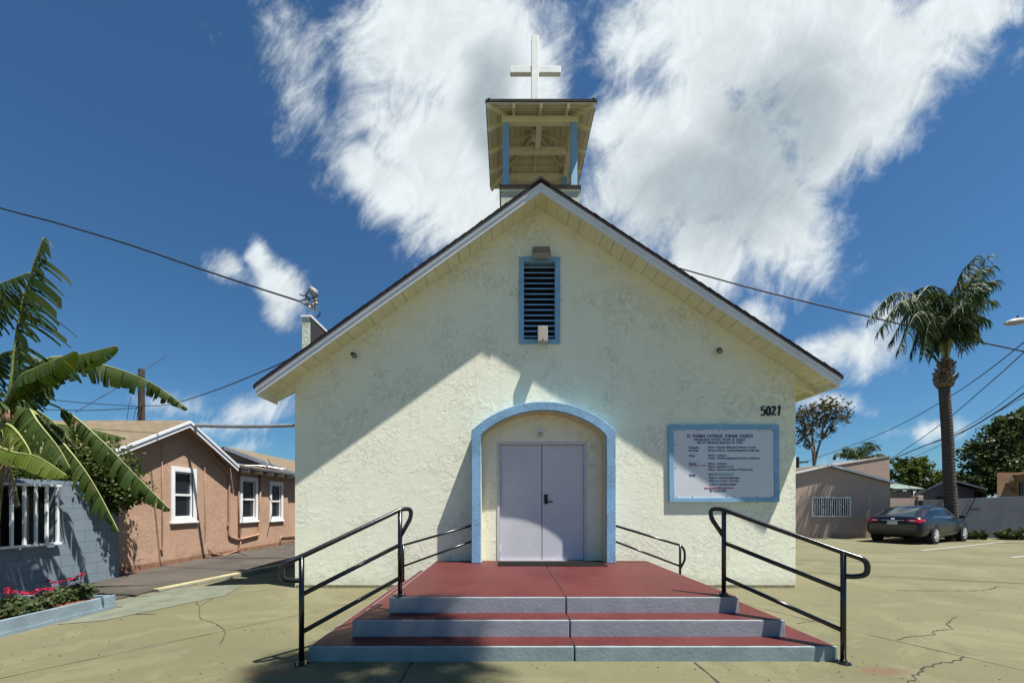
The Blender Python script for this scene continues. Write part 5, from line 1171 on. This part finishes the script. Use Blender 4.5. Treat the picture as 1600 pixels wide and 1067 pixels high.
# street lamp
YM = 15
lp = thing('street_lamp', 'cobra head street lamp reaching in at the right edge', 'street lamp', (X1(1700, YM), YM, 0))
MB().tube([(X1(1700, YM), YM, 0), (X1(1700, YM), YM, 7.6)], [.11, .07], 12).build('pole', M_steel, lp, smooth=True)
MB().tube(spline([(X1(1700, YM), YM, 7.5), P(1680, 495, YM), P(1640, 498, YM), P(1604, 502, YM)], 6), .035, 10).build('arm', M_steel, lp, smooth=True)
hd_ = MB(); a = P(1571, 505, YM); bq = P(1608, 502, YM)
prof = [(0, .01), (.08, .09), (.3, .14), (.6, .15), (.85, .10), (1, .04)]
d_ = (bq-a)
for i, (q, rd) in enumerate(prof):
    c = a+d_*q
    for j in range(14):
        g = 2*math.pi*j/14; hd_.v.append(c+Vector((0, math.cos(g)*rd*1.2, max(-.35, math.sin(g))*rd)))
for i in range(len(prof)-1):
    for j in range(14): a0 = i*14+j; a1 = i*14+(j+1) % 14; hd_.f.append([a0, a1, a1+14, a0+14]); hd_.m.append(0)
hd_.build('lamp_head', mat('pale_grey_lamp', (.30, .30, .29), .4), lp, smooth=True)
c = P(1590, 496, YM); MB().lathe(c, [(.03, -.02), (.03, .05)], 10).build('photocell', M_blackp, lp)
# ------------------------------------------------------------------ parked car
from mathutils.bvhtree import BVHTree
car = thing('parked_car', 'dark navy four door sedan parked nose toward the grey wall', 'car', (14.88, 15.82, 0), rz=math.radians(27), local=True)
M_paint = NT('navy_car_paint').done((.004, .005, .011), .3, None, .0, .3, .3)
M_cglass = NT('tinted_car_glass').done((.03, .045, .045), .04, None, 0, .8)
M_chrome = mat('bright_alloy', (.55, .56, .58), .3, .05, 5, 0, 50, .25)
M_tyre = mat('tyre_rubber', (.014, .014, .015), .85)
M_lamp = NT('red_tail_lens').done((.30, .008, .015), .12, None, 0, .6, .6)
stn = [(0.0, .66, .40, .62, .74), (.05, .80, .30, .74, .96), (.16, .86, .25, .86, 1.07), (.42, .89, .22, .90, 1.09), (.9, .91, .21, .92, 1.06), (1.6, .915, .20, .92, .98), (2.7, .915, .20, .90, .96),
       (3.55, .91, .20, .87, .97), (4.2, .885, .22, .80, .88), (4.6, .80, .25, .68, .74), (4.78, .64, .34, .56, .62)]
cbm = MB(); prof_n = None
for (x, w, zb_, zs_, zt_) in stn:
    half = [(0, zb_), (.80*w, zb_), (.965*w, zb_+.09), (w, (zb_+zs_)/2), (.985*w, zs_), (.90*w, zt_-.02), (.5*w, zt_), (0, zt_+.01)]
    ring = half+[(-y, z) for y, z in half[-2:0:-1]]; prof_n = len(ring)
    cbm.v += [Vector((x, y, z)) for y, z in ring]
for i in range(len(stn)-1):
    for j in range(prof_n): a0 = i*prof_n+j; a1 = i*prof_n+(j+1) % prof_n; cbm.f.append([a0, a1, a1+prof_n, a0+prof_n]); cbm.m.append(0)
cbm.f += [list(range(prof_n))[::-1], [(len(stn)-1)*prof_n+j for j in range(prof_n)]]; cbm.m += [0, 0]
body = cbm.build('body', M_paint, car, smooth=True, subsurf=2)
# greenhouse: stations (x, half width at belt, z belt, half width at roof, z roof)
gs = [(.66, .74, 1.04, .70, 1.055), (1.02, .80, .99, .62, 1.25), (1.42, .83, .96, .60, 1.40), (1.9, .845, .94, .61, 1.45), (2.5, .85, .92, .615, 1.455), (2.95, .84, .92, .60, 1.42), (3.35, .81, .93, .62, 1.20), (3.78, .74, .95, .70, .985)]
gm = MB(); gn = 8
for (x, wb_, zb_, wr, zr_) in gs:
    ring = [(-wb_, zb_), (-(wb_*.55+wr*.45), zb_+(zr_-zb_)*.5), (-wr-.0, zr_-.05*(zr_-zb_)), (-wr*.6, zr_+.008), (wr*.6, zr_+.008), (wr, zr_-.05*(zr_-zb_)), (wb_*.55+wr*.45, zb_+(zr_-zb_)*.5), (wb_, zb_)]
    gm.v += [Vector((x, y, z)) for y, z in ring]
for i in range(len(gs)-1):
    for j in range(gn-1):
        a0 = i*gn+j; gm.f.append([a0, a0+1, a0+1+gn, a0+gn]); gm.m.append(1 if (i in (0, 1) and j == 3) or (i in (0, 1) and j in (3,)) or (i in (5, 6) and j in (2, 3, 4)) else 0)
cab = gm.build('cabin', [M_paint, M_cglass], car, smooth=True)
# side windows hug the cabin side
def ghside(x, f):      # point on cabin side at fraction f of height
    for i in range(len(gs)-1):
        if gs[i][0] <= x <= gs[i+1][0]:
            q = (x-gs[i][0])/(gs[i+1][0]-gs[i][0]); wb_, zb_, wr, zr_ = [gs[i][k]*(1-q)+gs[i+1][k]*q for k in (1, 2, 3, 4)]
            return (wb_*(1-f)+wr*f)+.008, zb_+(zr_-zb_)*f*.96
    return .8, 1
for sg_ in (1, -1):
    for (xa_, xb_, n_) in ((1.12, 1.98, 8), (2.03, 2.95, 8)):
        wm = MB(); kk = []
        for k in range(n_+1):
            x = xa_+(xb_-xa_)*k/n_
            topx = max(.12, min(.90, (x-.95)*2.1)) if n_ and x < 1.5 else .90
            if x > 2.6: topx = .90
            y0_, z0_ = ghside(x, .06); y1_, z1_ = ghside(x, topx); wm.v += [Vector((x, sg_*y0_, z0_)), Vector((x, sg_*y1_, z1_))]
        if xb_ > 2.5:
            y0_, z0_ = ghside(3.5, .06); y1_, z1_ = ghside(3.5, .3); wm.v += [Vector((3.5, sg_*y0_, z0_)), Vector((3.5, sg_*y1_, z1_))]; n_ += 1
        for k in range(n_): wm.f.append([2*k, 2*k+2, 2*k+3, 2*k+1]); wm.m.append(0)
        wm.build('side_window', M_cglass, car)
bpy.context.view_layer.update(); dg = bpy.context.evaluated_depsgraph_get()
bme = body.evaluated_get(dg).to_mesh(); bvh = BVHTree.FromPolygons([v.co.copy() for v in bme.vertices], [list(p.vertices) for p in bme.polygons])
def proj(org, d, off=.006):
    h = bvh.ray_cast(Vector(org), Vector(d)); 
    if h[0]: return h[0]-Vector(d)*off
    q = bvh.find_nearest(Vector((.2, org[1], org[2]))); return q[0]-Vector(d)*off
def decal(name, quad, d, m, nx=10, ny=3, off=.006, parent=car, label=None):
    q = [Vector(p) for p in quad]; mb = MB()
    for j in range(ny+1):
        for i in range(nx+1):
            a = q[0].lerp(q[1], i/nx); b = q[3].lerp(q[2], i/nx); mb.v.append(proj(a.lerp(b, j/ny), d, off))
    for j in range(ny):
        for i in range(nx): a = j*(nx+1)+i; mb.f.append([a, a+1, a+nx+2, a+nx+1]); mb.m.append(0)
    return mb.build(name, m, parent, smooth=True, fix=False, label=label)
for s in (1, -1):
    decal('tail_lamp', [(-1, s*.40, .86), (-1, s*.79, .80), (-1, s*.79, .945), (-1, s*.42, .93)], (1, 0, 0), M_lamp, 12, 3, .01)
    decal('tail_lamp', [(.05, s*2, .83), (.33, s*2, .88), (.33, s*2, .95), (.06, s*2, .95)], (0, -s, 0), M_lamp, 6, 3, .01)
    decal('reversing_lamp', [(-1, s*.48, .885), (-1, s*.64, .882), (-1, s*.64, .91), (-1, s*.48, .905)], (1, 0, 0), M_chrome, 4, 1, .014)
M_gap = mat('shut_line_black', (.003, .003, .004), .6)
decal('bumper_line', [(-1, -.8, .66), (-1, .8, .66), (-1, .8, .668), (-1, -.8, .668)], (1, 0, 0), M_gap, 12, 1, .004)
decal('boot_garnish', [(-1, -.35, .89), (-1, .35, .89), (-1, .35, .905), (-1, -.35, .905)], (1, 0, 0), M_chrome, 8, 1, .012)
pt = decal('number_plate', [(-1, -.155, .735), (-1, .155, .735), (-1, .155, .87), (-1, -.155, .87)], (1, 0, 0), mat('pale_plate', (.42, .44, .50), .4), 4, 2, .015)
decal('emblem', [(-1, -.055, .925), (-1, .055, .925), (-1, .055, .985), (-1, -.055, .985)], (1, 0, 0), M_chrome, 3, 3, .012)
for s in (1, -1):
    for x in (1.16, 2.0, 3.02):
        decal('shut_line', [(x, s*2, .32), (x+.008, s*2, .32), (x+.008, s*2, .90), (x, s*2, .90)], (0, -s, 0), M_gap, 1, 8, .004)
    decal('rub_strip', [(1.2, s*2, .40), (3.5, s*2, .40), (3.5, s*2, .42), (1.2, s*2, .42)], (0, -s, 0), M_gap, 12, 1, .008)
    for x in (1.30, 2.12): MB().box(x, x+.17, s*.90-.012, s*.90+.03, .80, .825).build('door_handle', M_paint, car, bevel=.006)
    mr = MB().box(3.12, 3.26, s*1.03-.09, s*1.03+.09, .95, 1.07).build('wing_mirror', M_paint, car, bevel=.03); MB().box(3.18, 3.22, min(s*.80, s*.95), max(s*.80, s*.95), .955, .985).build('mirror_arm', M_paint, mr)
decal('exhaust_shade', [(-1, -.6, .33), (-1, .6, .33), (-1, .6, .40), (-1, -.6, .40)], (1, 0, 0), M_gap, 8, 2, .004)
def wheel(x, s):
    y = s*.80; c = Vector((x, y, .325))
    ag = MB(); ag.lathe((x, s*.905, .36), [(.385, -.02), (.385, .018)] if s > 0 else [(.385, -.018), (.385, .02)], 30, 'y'); ag.build('wheel_arch', M_gap, car)
    w = MB().lathe((x, s*.82, .325), [(.20, -.10), (.30, -.11), (.325, -.08), (.325, .08), (.30, .11), (.215, .11)], 32, 'y').build('wheel', M_tyre, car, smooth=True)
    rm = MB(); yo = s*(.82+.10)
    rm.lathe((x, s*.915, .325), [(.215, -.012), (.222, .012)] if s > 0 else [(.222, -.012), (.215, .012)], 28, 'y')
    rk = MB()
    for k in range(7):
        g = 2*math.pi*k/7; d = Vector((math.cos(g), 0, math.sin(g))); cc = Vector((x, s*.936, .325)); rk.beam(cc+d*.03, cc+d*.205, .05, .022, (0, 1, 0))
    rk.lathe((x, s*.936, .325), [(.05, -.014), (.045, .014)], 14, 'y')
    rm2 = MB(); n_ = 28
    for k in range(n_):
        g0, g1 = 2*math.pi*k/n_, 2*math.pi*(k+1)/n_
        for (ra_, rb_) in ((.195, .222),):
            kk = len(rk.v); rk.v += [Vector((x+math.cos(g)*q, s*.94, .325+math.sin(g)*q)) for g, q in ((g0, ra_), (g1, ra_), (g1, rb_), (g0, rb_))]; rk.f.append([kk, kk+1, kk+2, kk+3]); rk.m.append(0)
    rm.build('rim_backing', M_gap, w); rk.build('rim', M_chrome, w, fix=False)
for x in (1.02, 3.80):
    for s in (1, -1): wheel(x, s)
